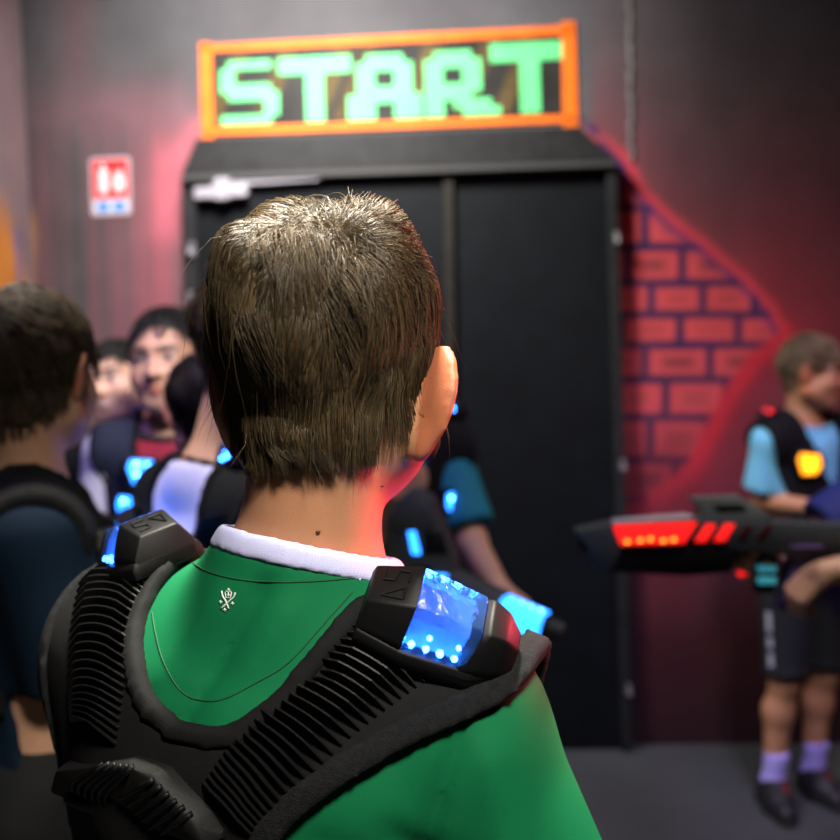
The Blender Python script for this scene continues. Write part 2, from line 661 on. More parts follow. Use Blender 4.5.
    for sd in (-1, 1):
        blend(inside * (1.6 - d((sd * .032, .082, .030), (.020, .03, .0045))) * 1.4, hairc)
        blend(inside * (1.9 - d((sd * .031, .086, .009), (.0105, .02, .0034))) * 1.6, (.45, .42, .40))
        blend(inside * (1.7 - d((sd * .031, .086, .009), (.0050, .02, .0042))) * 2, (.02, .012, .008))
        blend(inside * (1.5 - d((sd * .031, .086, .0150), (.0150, .02, .0018))) * 1.2, (.03, .018, .012))
        blend((1.4 - d((sd * .045, .065, -.03), (.02, .03, .018))) * .25, skin * (1.05, .75, .7))
    blend(inside * (1.5 - d((0, .09, -.0565), (.019, .02, .0075))) * 1.2, skin * (.95, .52, .52))
    blend(inside * (1.3 - d((0, .10, -.0565), (.021, .03, .0012))) * 1.2, skin * .35)
    if P.get('smile'):
        blend(inside * (1.4 - d((0, .09, -.0560), (.018, .03, .0036))) * 2, (.62, .60, .56))
    hz = hairline(P, q)
    near = (np.abs(q[:, 0]) < .12) & (np.abs(q[:, 1]) < .14) & (q[:, 2] < .15) & (q[:, 2] > -.14)
    earm = (np.abs(q[:, 0]) > .0715) & (q[:, 2] < .03) & (q[:, 1] > -.05) & (q[:, 1] < .03)
    g.hair_mask = near & (q[:, 2] > hz) & ~earm
    blend((near & (np.abs(q[:, 0]) > .0725) & (q[:, 2] < .035) & (q[:, 2] > -.07) & (q[:, 1] < .03)) * .9, skin * P.get('ear_tint', (1.02, .72, .62)))
    blend(near * ~earm * (q[:, 2] - hz) / .006, hairc * .7)
    for c, r in P.get('moles', []):
        blend((1.3 - np.sqrt(((V - np.array(c)) ** 2).sum(1)) / r) * 2, (.05, .02, .01))
    g.V, g.Q = V, Q
    g.body = mesh_obj('body', V, Q, P.get('skin_mat', M['skin']), g.root, True, C)
    hair(g)
    shirt(g, sleeves)
    if P.get('low', True):
        lower(g)
    return g


def hair(g):
    P, hc, hs, R = g.P, g.hc, g.hs, g.R
    n = P.get('strands', 1500)
    lift = P.get('lift', .014)
    prims = [p for p in head_prims(hc, Matrix(R.tolist()), hs, ear=False)] + g.prims['neck']
    # cap under the strands
    st = P.get('cap_step', .006)
    lo, hi = hc - .135 * hs, hc + .145 * hs
    xs, ys, zs = axis(lo[0], hi[0], st), axis(lo[1], hi[1], st), axis(lo[2], hi[2], st)
    G = grid_pts(xs, ys, zs)
    F = field(prims, xs, ys, zs, lift * P.get('cap_fill', .38))
    inner = field(prims, xs, ys, zs, 0.) * -1 - .004
    q = ((G - hc) @ R) / hs
    hz = hairline(P, q)
    F = F + vnoise(q * np.array([1, .5, .5]), 120, 3) * .0018
    F = np.maximum(np.maximum(F, (hz - q[..., 2]) * hs * .8), inner)
    V, Q = nets(F, xs, ys, zs, 1)
    hcol = np.array(P.get('hair_col', (.035, .022, .014)))
    C = np.tile(hcol * .55, (len(V), 1))
    # roots on the scalp
    me = g.V
    tri = g.Q[g.hair_mask[g.Q].all(1)]
    a, b, c, d = me[tri[:, 0]], me[tri[:, 1]], me[tri[:, 2]], me[tri[:, 3]]
    nor = np.cross(c - a, d - b)
    area = np.linalg.norm(nor, axis=1) + 1e-12
    nor /= area[:, None]
    wq = np.linalg.norm((a + c) / 2 - (hc + R @ (np.array(P.get('whorl', (-.018, -.070, .080))) * hs)), axis=1)
    area = area * (1 + 2.5 * np.exp(-(wq / (.022 * hs)) ** 2))
    pick = rng.choice(len(tri), n, p=area / area.sum())
    u, v = rng.random((n, 1)), rng.random((n, 1))
    root = (a[pick] * (1 - u) + b[pick] * u) * (1 - v) + (d[pick] * (1 - u) + c[pick] * u) * v
    N0 = nor[pick]
    W = hc + R @ (np.array(P.get('whorl', (-.018, -.070, .080))) * hs)
    K = 10
    Lr = P.get('len', .055)
    qz = ((root - hc) @ R) / hs
    ln = Lr * np.interp(qz[:, 2], [-.07, -.045, -.02, .02, .08], np.array(P.get('lens', [.5, .55, .8, 1., 1.3])))
    ln = ln * rng.uniform(.72, 1.15, n)

    def grad(p):
        e = .002
        f0 = sdf(prims, p)
        gx = np.stack([sdf(prims, p + np.eye(3)[i] * e) - f0 for i in range(3)], -1) / e
        return f0, gx / (np.linalg.norm(gx, axis=1, keepdims=True) + 1e-9)

    up = R @ np.array([0, 0, 1.]); fw = R @ np.array([0, 1., 0])
    pts = np.zeros((n, K, 3)); pts[:, 0] = root
    p = root.copy()
    fq = P.get('lock', 95.)
    wob = np.stack([vnoise(root, fq, 40 + i) for i in range(3)], -1) * P.get('messy', .22) * 1.6 + rng.normal(size=(n, 3)) * P.get('messy', .22) * .28
    bulge = 1 + P.get('lumps', .16) * vnoise(root, fq * 1.1, 47)
    for k in range(1, K):
        f0, nn = grad(p)
        rel = p - W
        t = rel - nn * (rel * nn).sum(1, keepdims=True)
        dist = np.linalg.norm(rel, axis=1, keepdims=True)
        t /= (np.linalg.norm(t, axis=1, keepdims=True) + 1e-6)
        sw = np.cross(nn, t) * P.get('swirl', .5) * np.exp(-dist / .05)
        ql = ((p - hc) @ R) / hs
        topw = np.clip((ql[:, 2:] - .03) / .05, 0, 1) * np.clip((ql[:, 1:2] + .05) / .05, 0, 1)
        down = np.clip((.06 - ql[:, 2:]) / .06, 0, 1.2)
        t = t * np.minimum(1, dist / .03)
        fl = t + sw - up * down * .9 + fw * topw * P.get('fwd', .5) + wob * (.35 + .65 * k / K) * (1 + 2.5 * np.exp(-dist / .018))
        fl = fl - nn * (fl * nn).sum(1, keepdims=True)
        fl /= (np.linalg.norm(fl, axis=1, keepdims=True) + 1e-6)
        if k == 1:
            w0 = np.exp(-(dist / .032) ** 2)
            rd = rng.normal(size=(n, 3)) + R @ np.array(P.get('cross', (.8, .6, .3)))
            rd = rd - nn * (rd * nn).sum(1, keepdims=True)
            rd /= np.linalg.norm(rd, axis=1, keepdims=True)
            fl = fl * (1 - w0) + rd * w0
        else:
            ine = np.clip(.45 + .5 * w0 * (1 - k / K), 0, .95)
            fl = fl * (1 - ine) + prev * ine
            fl = fl - nn * (fl * nn).sum(1, keepdims=True)
        fl /= (np.linalg.norm(fl, axis=1, keepdims=True) + 1e-6)
        prev = fl
        tt = k / (K - 1)
        lf = lift * (.35 + .65 * np.clip((qz[:, 2] + .075) / .10, 0.08, 1))
        if 'part' in P:
            lf = lf * P['part'](qz)
        tgt = lf * np.minimum(1, tt * 3.2) * (1 - P.get('tuck', .35) * tt) + P.get('flick', 0.) * tt ** 3 * (qz[:, 2] < -.03)
        p = p + fl * (ln / (K - 1))[:, None]
        f1 = sdf(prims, p)
        jit = rng.normal(size=n) * .0004
        p = p + nn * (tgt * np.clip(bulge, .6, 1.5) - f1 + jit)[:, None]
        pts[:, k] = p
    # clumps
    ng = P.get('clumps', max(40, n // 22))
    gi = rng.choice(n, ng, replace=False)
    near = np.empty(n, int)
    wm = np.exp(-(np.linalg.norm(root - W, axis=1) / (.026 * hs)) ** 2)
    for i0 in range(0, n, 2000):
        dd = ((root[i0:i0 + 2000, None] - root[None, gi]) ** 2).sum(-1)
        near[i0:i0 + 2000] = gi[dd.argmin(1)]
    tt = np.linspace(0, 1, K)[None, :, None]
    off = (root - root[near])[:, None]
    target = pts[near] + off * (1 - .82 * tt)
    w = P.get('clump', .72) * rng.uniform(.55, 1, n)[:, None, None] * np.minimum(1, tt * 1.6)
    pts = pts * (1 - w) + target * w
    if P.get('curl'):
        nape = np.clip((-.015 - qz[:, 2]) / .03, 0, 1)[:, None]
        ph = (near % 97 / 15.)[:, None] + np.linspace(0, 4.5, K)[None]
        sdv = R @ np.array([1., 0, 0])
        pts = pts + (np.sin(ph) * nape * P['curl'] * tt[..., 0] ** 1.3)[..., None] * sdv + (np.clip(np.cos(ph), -.2, 1) * nape * P['curl'] * tt[..., 0] ** 2)[..., None] * N0[:, None] * .8
    ns = P.get('stray', 0)
    if ns:
        si = rng.choice(n, ns, replace=False)
        fl = rng.normal(size=(ns, 1, 3)) * .010 + N0[si][:, None] * rng.uniform(.006, .02, (ns, 1, 1))
        pts[si] = pts[si] + fl * tt ** 1.5
    r0 = P.get('hair_r', .0007)
    rad = r0 * np.array([.75, 1, 1, 1, 1, .95, .85, .7, .5, .2])
    T = np.gradient(pts, axis=1)
    T /= (np.linalg.norm(T, axis=2, keepdims=True) + 1e-9)
    ref = np.array([.3, .5, .81])
    U = np.cross(T, ref); U /= (np.linalg.norm(U, axis=2, keepdims=True) + 1e-9)
    B = np.cross(T, U)
    rings = [pts + rad[None, :, None] * (U * math.cos(an) + B * math.sin(an)) for an in (0, 2.094, 4.189)]
    SV = np.stack(rings, 2).reshape(-1, 3)
    i = np.arange(n)[:, None, None] * K * 3
    j = np.arange(K - 1)[None, :, None] * 3
    k0 = np.arange(3)[None, None, :]
    k1 = (k0 + 1) % 3
    SQ = np.stack([i + j + k0, i + j + k1, i + j + 3 + k1, i + j + 3 + k0], -1).reshape(-1, 4)
    tone = rng.uniform(.55, 1.5, (n, 1)) * (1 + .35 * np.sin(near * 12.9))[:, None]
    warm = rng.normal(size=(n, 1)) * .10
    sc = hcol * tone * np.concatenate([1 + warm, np.ones((n, 1)), 1 - warm], 1)
    SCc = np.repeat(sc, K * 3, axis=0)
    AV = np.vstack([V, SV]); AQ = np.vstack([Q, SQ + len(V)]); AC = np.clip(np.vstack([C, SCc]), .001, 1)
    mesh_obj('hair', AV, AQ, P.get('hair_mat', M['hair']), g.root, True, AC)


def collar_plane(g):
    """plane across the neck where the neckline runs: returns n, c (points with p.n > c are above it)"""
    if 'collar' in g.P:
        n, p = g.P['collar']
    else:
        n = np.array([0, .42, 1.]); p = g.nb + np.array([0, -.05, .062]) * g.s
    n = np.array(n, float); n /= np.linalg.norm(n)
    return n, float(n @ np.array(p))


def shirt(g, sleeves):
    P, s = g.P, g.s
    pr = g.prims['torso'] + g.prims['trap'] + g.prims['neck'] + P.get('shirt_extra', [])
    loose = P.get('loose', .010)
    sl = []
    for (a, e2, el) in sleeves:
        sl.append(cone(a, el, P.get('sl0', .050) * s, P.get('sl1', .052) * s, P.get('slk', .03)))
    g.shirt_prims = pr + sl
    allp = pr + sl
    lo = np.min([p[0] for p in allp], 0) - .03
    hi = np.max([p[1] for p in allp], 0) + .03
    hem = P.get('hem', .80 * s)
    lo[2] = hem - .02
    st = P.get('shirt_step', .009)
    xs, ys, zs = axis(lo[0], hi[0], st), axis(lo[1], hi[1], st), axis(lo[2], min(hi[2], g.nb[2] + .12), st)
    G = grid_pts(xs, ys, zs)
    F = field(allp, xs, ys, zs, loose)
    if 'folds' in P:
        F = F + P['folds'](G)
    F = F + vnoise(G, 28, 5) * P.get('wrinkle', .0025)
    base = F.copy()
    n, c = collar_plane(g)
    h = G @ n
    F = np.maximum(F, h - (c - .012 * s))
    F = np.maximum(F, hem - G[..., 2])
    for (a, e2, el) in sleeves:                      # cut the sleeve ends
        ax = (el - a) / np.linalg.norm(el - a)
        hh = (G - e2) @ ax
        dax = np.linalg.norm((G - a) - ((G - a) @ ax)[..., None] * ax, axis=-1)
        F = np.where((hh > -.03) & (dax < .10 * s), np.maximum(F, hh), F)
    V, Q = nets(F, xs, ys, zs, P.get('shirt_smooth', 1))
    kw = {}
    if 'shirt_col' in P:
        kw['cols'] = P['shirt_col'](V, g)
    g.shirt = mesh_obj('shirt', V, Q, P['shirt_mat'], g.root, True, **kw)
    # collar band
    cst = P.get('collar_step', .005)
    cx = g.nb
    xs, ys, zs = axis(cx[0] - .10 * s, cx[0] + .10 * s, cst), axis(cx[1] - .10 * s, cx[1] + .10 * s, cst), axis(cx[2] - .03 * s, cx[2] + .11 * s, cst)
    G = grid_pts(xs, ys, zs)
    F = field(pr, xs, ys, zs, loose + .0018)
    inn = field(pr, xs, ys, zs, loose - .006)
    h = G @ n
    F = np.maximum(np.maximum(F, h - c), (c - P.get('band', .018) * s) - h)
    F = blur(np.maximum(F, -inn), 1)
    V, Q = nets(F, xs, ys, zs, 3)
    if len(V):
        g.collar = mesh_obj('collar', V, Q, P.get('collar_mat', P['shirt_mat']), g.shirt, True)


def lower(g):
    P, s = g.P, g.s
    n_leg = P.get('trouser_z', .40) * s
    pr = [g.prims['torso'][2]] + g.prims['legs']
    lo = np.min([p[0] for p in pr], 0) - .03
    hi = np.max([p[1] for p in pr], 0) + .03
    xs, ys, zs = axis(lo[0], hi[0], .012), axis(lo[1], hi[1], .012), axis(n_leg - .03, .93 * s, .012)
    F = field(pr, xs, ys, zs, P.get('trouser_loose', .014))
    z = zs[None, None, :]
    F = np.maximum(np.maximum(F, n_leg - z), z - .90 * s)
    V, Q = nets(F, xs, ys, zs, 1)
    nm = 'shorts' if n_leg > .3 * s else 'trousers'
    g.trousers = mesh_obj(nm, V, Q, P.get('trouser_mat', M['black_cloth']), g.root, True)
    for sd in (-1, 1):
        hip, kn, an = g.ank[sd]
        if n_leg > .2 * s:
            top = an + (kn - an) * .30
            pr = [cone(top + (kn - an) * .1, an, .038 * s, .033 * s, .02), cone(an, an + np.array([0, .01, -.05]) * s, .034 * s, .036 * s, .02)]
            b = .07 * s
            xs, ys, zs = axis(an[0] - b, an[0] + b, .006), axis(an[1] - b, an[1] + b, .006), axis(.02, top[2] + .06, .006)
            F = np.maximum(field(pr, xs, ys, zs, .003), zs[None, None, :] - top[2])
            F = F + vnoise(grid_pts(xs, ys, zs) * np.array([.2, .2, 1]), 160, 2) * .0012
            V, Q = nets(F, xs, ys, zs, 1)
            mesh_obj('sock', V, Q, P.get('sock_mat', M['white_cloth']), g.root, True)
        # shoe: upper, sole, laces
        tx = np.array([sd * .02 + P.get('toe_x', 0), .125, 0]) * s
        heel = np.array([an[0], an[1] - .028 * s, .035 * s])
        toe = heel + tx + np.array([0, .03 * s, -.004 * s])
        pr = [cone(heel, (heel + toe) / 2, .034 * s, .037 * s, .02), cone((heel + toe) / 2, toe, .036 * s, .029 * s, .03),
              cone(heel + np.array([0, .015, .0]) * s, np.array([an[0], an[1], an[2] + .012 * s]), .036 * s, .036 * s, .03),
              cone(np.array([an[0], an[1] + .03 * s, .065 * s]), (heel + toe) / 2 + np.array([0, .03, .012]) * s, .030 * s, .026 * s, .03)]
        lo = np.min([p[0] for p in pr], 0) - .02; hi = np.max([p[1] for p in pr], 0) + .02
        xs, ys, zs = axis(lo[0], hi[0], .006), axis(lo[1], hi[1], .006), axis(-.004, hi[2], .006)
        G = grid_pts(xs, ys, zs)
        F0 = field(pr, xs, ys, zs, .002)
        Fs = np.maximum(np.maximum(F0, .022 * s - G[..., 2]), G[..., 2] - (an[2] + .020 * s))
        V, Q = nets(Fs, xs, ys, zs, 1)
        sh = mesh_obj('shoe', V, Q, P.get('shoe_mat', M['black_rubber']), g.root, True)
        Fs = np.maximum(np.maximum(field(pr, xs, ys, zs, .006), .001 - G[..., 2]), G[..., 2] - .026 * s)
        V, Q = nets(Fs, xs, ys, zs, 1)
        mesh_obj('sole', V, Q, P.get('sole_mat', M['black_rubber']), sh, True)
        mb = MB()
        for t in (.25, .5, .75):
            a = np.array([an[0], an[1] + .035 * s, .095 * s]); b = (heel + toe) / 2 + np.array([0, .05, .036]) * s
            m = a * (1 - t) + b * t
            mb.tube([m + np.array([-.022, -.004, -.010]) * s, m + np.array([0, 0, .005]) * s, m + np.array([.022, -.004, -.010]) * s], .0045 * s, 6)
        mb.build('lace', P.get('lace_mat', M['black_cloth']), sh, True)
# ------------------------------------------------------------------ the boy in front, seen from behind
FG_LOC, FG_YAW = (-.105, .775, 0), -22
FG_M = Matrix.Translation(FG_LOC) @ Matrix.Rotation(FG_YAW * D2R, 4, 'Z')
FG_I = FG_M.inverted()


def fg_l(p): return np.array(FG_I @ Vector(p))


def fg_folds(G):
    x, y, z = G[..., 0], G[..., 1], G[..., 2]
    f = 0
    back = np.clip(-(y - .0) / .03, 0, 1)
    # a fold running from the neck down to the left, others fan from the right shoulder
    for (x0, z0, x1, z1, w, a) in FG_FOLDS:
        d = np.array([x1 - x0, z1 - z0]); L = np.hypot(*d); d /= L
        t = (x - x0) * d[0] + (z - z0) * d[1]
        n = -(x - x0) * d[1] + (z - z0) * d[0]
        f = f + a * np.exp(-(n / w) ** 2) * np.clip(np.minimum(t, L - t) / .02 + .5, 0, 1)
    return f * back


FG_FOLDS = [(.035, 1.30, -.03, 1.19, .008, .0060), (.055, 1.285, .0, 1.19, .008, -.0030), (.0, 1.29, -.055, 1.22, .010, -.0025),
            (.10, 1.24, .05, 1.17, .010, .0025), (.12, 1.10, .20, 1.02, .010, .0035), (.07, 1.13, .19, 1.10, .012, .003), (.02, 1.10, .12, 1.04, .012, -.003), (.165, 1.20, .135, 1.11, .007, .005), (.185, 1.19, .195, 1.06, .012, -.004), (.12, 1.14, .16, 1.04, .009, .005)]
hc_w = at(330, 333, .735)


def fg_part(q):
    top = np.clip((q[:, 2] - .03) / .04, 0, 1)
    return 1 + top * (.62 * np.exp(-((q[:, 0] - .036) / .022) ** 2) + .62 * np.exp(-((q[:, 0] + .018) / .022) ** 2) - .6 * np.exp(-((q[:, 0] - .012) / .009) ** 2))



fgP = dict(H=1.56, loc=FG_LOC, yaw=FG_YAW, head=fg_l((hc_w.x, hc_w.y, hc_w.z - .022)), hs=.985, head_rot=(9, 2, 2), part=fg_part, hair_side=1.3,
           label='person seen from behind in a green shirt with white collar, short brown hair',
           neck=(.020, -.020, 1.258), shL=(-.165, .035, 1.200), shR=(.142, -.005, 1.180),
           armL=dict(el=(-.20, .16, 1.00), wr=(-.10, .36, 1.02)), armR=dict(el=(.215, .02, .94), wr=(.13, .22, .93)),
           torso_extra=[ell((0, -.045, 1.165), (.120, .062, .105), .05), ell((-.07, -.045, 1.14), (.06, .045, .08), .04), ell((.07, -.045, 1.14), (.06, .045, .08), .04)],
           skin=(.47, .225, .122), hair_col=(.070, .048, .025), strands=21000, len=.078, hair_r=.00024, lift=.0135, curl=.009, clump=.62, tuck=.62, cap_step=.004, messy=.62, lumps=.30, lock=110., clumps=620,
           whorl=(.020, -.060, .082), whorl_fill=.30, lens=[.26, .36, .75, 1.05, 1.25], flick=.0012, stray=120, swirl=.7,
           step=.009, hstep=.0035, loose=.008, shirt_step=.005, collar_step=.003, wrinkle=.0012, folds=fg_folds,
           ear_out=(.1, .85), ear_s=1.22, ear_tint=(.82, .52, .45), ear_o=(.0655, -.007, -.027), neck_r=.058, neck_r1=.0435, fine=[((.02, -.02, 1.30), .075, .0045)], hair_z=[-.048, -.046, -.034, .000, .012, .022, .045, .066, .075],
           collar=((.15, .25, 1), (.018, -.072, 1.328)), band=.019, sl0=.052, sl1=.066, sleeve=.8,
           shirt_mat=mat('green_cloth', (.001, .128, .046), .75, bump=(1500, .0002), spec=.2), collar_mat=mat('collar_cloth', (.62, .63, .98), .9, bump=(1500, .0003)))  # bluish collar colour carries the ultraviolet glow of white cloth
FG = figure(fgP)

FGB = bvh_of(FG.shirt)
def fgpx(px, py, b=None):
    o = FG_I @ CAM_O; d = (FG_I.to_3x3() @ ray(px, py))
    h = (b or FGB).ray_cast(o, d)
    return h[0], h[1]
# ------------------------------------------------------------------ vests
def sensor(parent, O, ex, n, col='blue', name='shoulder_sensor', sc=1., mark=True):
    """a shoulder sensor standing at O on the strap; ex points out towards the arm, n up from the strap"""
    ex, n = Vector(ex).normalized(), Vector(n).normalized()
    ex = (ex - n * ex.dot(n)).normalized()
    ey = n.cross(ex)
    O = Vector(O)
    T = lambda x, y, z: O + (ex * x + ey * y + n * z) * sc
    def sec(x, w, h, t, z0=-.006):
        return [T(x, -w, z0), T(x, w, z0), T(x, -w, h * .36), T(x, w, h * .36), T(x, -t, h), T(x, t, h)]
    b = MB()
    b.hull(sec(-.052, .026, .026, .016) + sec(-.020, .033, .039, .019), .0018 * sc)      # inner housing
    b.hull(sec(.019, .0325, .020, .018) + sec(.032, .031, .0345, .016) + sec(.046, .026, .030, .013) + sec(.058, .017, .019, .008), .0018 * sc)   # outer end
    b.hull(sec(-.052, .030, .008, .027) + sec(-.018, .037, .009, .034) + sec(.030, .035, .009, .031) + sec(.060, .018, .008, .015), .0015 * sc)   # foot
    hsg = b.build(name, M['shell'], parent, auto=35)
    l = MB()
    l.hull(sec(-.020, .0315, .0385, .018, .004) + sec(.027, .0295, .0345, .0155, .004), .0012 * sc)
    l.build('lens', M['lens_' + col], hsg, auto=35)
    c = MB()
    c.hull(sec(-.019, .0235, .022, .012, .003) + sec(.030, .021, .019, .010, .003), .001 * sc)
    c.build('reflector', M['reflector'], hsg)
    for i, x in enumerate((-.014, -.004, .006, .016)):
        for y, z, r in ((-.0262, .0125, .0025), (.0262, .0125, .0025)) + (((-.0222, .0190, .0020),) if i % 2 else ()):
            d = MB(); d.sphere(T(x, y, z), r * sc, 8)
            d.build('led', M[col + '_led'], hsg, smooth=True)
    if mark:                                        # the two raised characters on the housing's top
        m = MB()
        def stroke(pts):
            for a, q in zip(pts[:-1], pts[1:]):
                za = lambda x: .0262 + (x + .052) / .032 * .013 + .0003
                m.tube([T(a[0], a[1], za(a[0])), T(q[0], q[1], za(q[0]))], .0009 * sc, 6)
        stroke([(-.044, -.011), (-.030, -.0135), (-.030, -.003), (-.044, -.011)])
        stroke([(-.029, .002), (-.029, .011), (-.036, .012), (-.038, .003), (-.045, .003), (-.045, .012)])
        m.build('raised_mark', M['shell'], hsg)
    return hsg


M['pack'] = mat('pack_plastic', (.0055, .0055, .006), .6, spec=.25, bump=(500, .0002))
M['lens_blue'] = mat('blue_lens', (.13, .36, 1.), .22, trans=.92, spec=.6, bump=(110, .003))
M['lens_red'] = mat('red_lens', (1., .25, .2), .15, trans=.9, spec=.5)
M['reflector'] = mat('reflector', (.22, .34, .75), .35, spec=.5)


def fin(mb, P, N, h, th, lean=None):
    """a thin blade along points P standing h high on normals N"""
    o = len(mb.v)
    m = len(P)
    for i in range(m):
        t = (P[min(i + 1, m - 1)] - P[max(i - 1, 0)]).normalized()
        w = t.cross(N[i]).normalized() * th
        hh = h * min(1, .25 + 3.2 * min(i, m - 1 - i) / (m - 1))
        top = P[i] + N[i] * hh + (lean * hh if lean is not None else Vector())
        base = P[i] - N[i] * .003
        for q in (base - w * 1.6, top - w * .6, top + w * .6, base + w * 1.6):
            mb.v.append(tuple(q))
    for i in range(m - 1):
        for k in range(4):
            l = (k + 1) % 4
            mb.f.append((o + i * 4 + k, o + i * 4 + 4 + k, o + i * 4 + 4 + l, o + i * 4 + l))
    mb.f.append((o, o + 1, o + 2, o + 3))
    e = o + (m - 1) * 4
    mb.f.append((e + 3, e + 2, e + 1, e))


# ---- the vest of the boy in front
VB = [(.195, 1.34), (.197, 1.236), (.182, 1.224), (.158, 1.214), (.130, 1.202), (.100, 1.185), (.067, 1.160), (.047, 1.136), (.036, 1.11), (.03, 1.02), (-.212, 1.02), (-.212, 1.34),
      (-.097, 1.34), (-.097, 1.272), (-.090, 1.254), (-.077, 1.238), (-.055, 1.212), (-.026, 1.198), (.005, 1.196), (.027, 1.202), (.055, 1.224), (.077, 1.254), (.094, 1.280), (.094, 1.34)]
VF = [(.195, 1.34), (.193, 1.24), (.16, 1.15), (.135, 1.05), (.13, .96), (-.13, .96), (-.135, 1.05), (-.19, 1.12), (-.212, 1.20), (-.212, 1.34),
      (-.097, 1.34), (-.085, 1.22), (-.05, 1.12), (0, 1.08), (.05, 1.12), (.085, 1.22), (.094, 1.34)]
INNER_N = 12


def fg_vest():
    root = empty('laser_tag_vest', FG_LOC, FG_YAW * D2R,
                 'black padded laser tag vest with ribbed straps over the green shirt, blue shoulder lights', 'vest')
    pr = FG.prims['torso'] + FG.prims['trap'] + [
        cone((-.150, .01, 1.195), (-.133, .0, 1.02), .060, .052, .04), cone((.142, -.005, 1.180), (.194, .0, 1.178), .052, .046, .03),
        cone((-.165, .035, 1.2), (-.19, .04, 1.185), .056, .052, .03)]
    lo, hi = np.array([-.30, -.20, 1.0]), np.array([.27, .20, 1.34])
    st = .0045
    xs, ys, zs = axis(lo[0], hi[0], st), axis(lo[1], hi[1], st), axis(lo[2], hi[2], st)
    G = grid_pts(xs, ys, zs)
    b = field(pr, xs, ys, zs, 0.)
    P2 = np.stack(np.meshgrid(xs, zs, indexing='ij'), -1)
    pb, pf = poly_sd(P2, VB)[:, None, :], poly_sd(P2, VF)[:, None, :]
    yb = (ys < .015)[None, :, None]
    S = blur(np.where(yb, pb, pf), 3)
    F = np.maximum(np.maximum(b - .016, -(b - .0075)), S)
    V, Q = nets(F, xs, ys, zs, 2)
    panel = mesh_obj('panel', V, Q, M['neoprene'], root, True)
    # felt edge along the outer border, smooth binding along the neck opening
    def near(poly, a, b_):
        d = np.full(P2.shape[:-1], 1e9)
        for i in range(a, b_):
            p, q = np.array(poly[i]), np.array(poly[i + 1])
            e = q - p
            t = np.clip(((P2 - p) @ e) / (e @ e), 0, 1)
            d = np.minimum(d, np.linalg.norm(P2 - p - t[..., None] * e, axis=-1))
        return d[:, None, :]
    do = np.where(yb, np.minimum(near(VB, 0, 8), near(VB, 9, 11)), np.minimum(near(VF, 0, 3), near(VF, 6, 9)))
    di = np.where(yb, near(VB, 12, 22), near(VF, 10, 15))
    do = blur(do, 2)
    F = np.maximum(np.maximum(b - .0215, -(b - .007)), do - .0095)
    F = F + vnoise(G, 300, 8) * .0008
    V, Q = nets(F, xs, ys, zs, 2)
    mesh_obj('felt_edge', V, Q, M['felt'], root, True)
    F = np.maximum(np.maximum(b - .0195, -(b - .007)), di - .0075)
    V, Q = nets(F, xs, ys, zs, 2)
    mesh_obj('neck_binding', V, Q, M['neoprene'], root, True)
    B = bvh_of(panel)
    I3 = FG_I.to_3x3()
    O = FG_I @ CAM_O
    def vp(px, py, h=0.):
        d = I3 @ ray(px, py)
        q = B.ray_cast(O, d)
        if q[0] is None: return None, None
        return q[0] + q[1] * h, q[1]
    # ribs, strap by strap
    for A, C, n, lean in (([(92, 556), (80, 585), (73, 620), (70, 660), (70, 700), (72, 722)], [(156, 568), (150, 590), (143, 612), (134, 645), (127, 680), (122, 712), (117, 745)], 25, -1),
                          ([(338, 622), (300, 663), (262, 705), (230, 745), (204, 783)], [(432, 678), (395, 704), (355, 735), (312, 775), (275, 812), (255, 838)], 25, 1)):
        a, c = spline(A, n), spline(C, n)
        for i in range(n):
            P, N = [], []
            for t in np.linspace(0, 1, 9):
                q = a[i] * (1 - t) + c[i] * t
                bow = (-9 if lean < 0 else -5) * math.sin(math.pi * t)
                p, nn = vp(q[0], q[1] + bow)
                if p is not None: P.append(p); N.append(nn)
            if len(P) > 3:
                av = sum(N, Vector()).normalized()
                N = [(x * .5 + av * .5).normalized() for x in N]
                mb = MB(); fin(mb, P, N, .0085, .0009, Vector((0, 0, .55)))
                mb.build('rib', M['rib'], root)
    # shoulder sensors
    p0, n0 = vp(378, 612); p1, n1 = vp(486, 650); pm, nm = vp(430, 628)
    sensor(root, (p0 + p1) / 2 + Vector((0, .0, .0)), p1 - p0, (n0 + n1 + nm), 'blue')
    dn = Vector((-.5, -.25, 1.))
    q = B.ray_cast(Vector((-.135, .0, 1.5)), Vector((0, 0, -1)))
    sensor(root, q[0] + Vector((.0, .0, .002)), Vector((-.8, .55, -.22)), Vector((-.28, -.12, 1)), 'blue')
    # sensor pack low on the back
    def ring(L, h): return [vp(x, y, h)[0] for x, y in L if vp(x, y)[0] is not None]
    mb = MB()
    mb.hull(ring([(68, 758), (140, 754), (172, 764), (214, 808), (232, 839), (64, 839), (64, 785)], -.004) + ring([(75, 766), (138, 759), (166, 770), (204, 812), (214, 836), (66, 836), (68, 788)], .015), .003)
    pack = mb.build('back_sensor', M['pack'], root, auto=35)
    PB = bvh_of(pack)
    def rib_on(L):
        o_ = []
        for x, y in L:
            q = PB.ray_cast(O, I3 @ ray(x, y))
            if q[0] is not None: o_.append(q[0] + q[1] * .0008)
        return o_
    mb = MB()
    mb.tube(rib_on([(70, 797), (84, 803), (104, 808), (120, 817), (135, 838)]), .005, 8)
    mb.build('lip', M['shell'], pack, smooth=True)
    for i in range(6):
        mb = MB(); t = i / 5
        mb.tube(rib_on(spline([(104 + 30 * t, 764 + 3 * t), (76 + 33 * t, 779 + 12 * t), (74 + 34 * t, 790 + 14 * t)], 9)), .0021, 6)
        mb.build('slat', M['shell'], pack, smooth=True)
    for i in range(6):
        mb = MB(); t = i / 5
        mb.tube(rib_on(spline([(154 + 38 * t, 780 + 34 * t), (138 + 37 * t, 788 + 36 * t), (122 + 36 * t, 797 + 38 * t)], 9)), .0021, 6)
        mb.build('slat', M['shell'], pack, smooth=True)
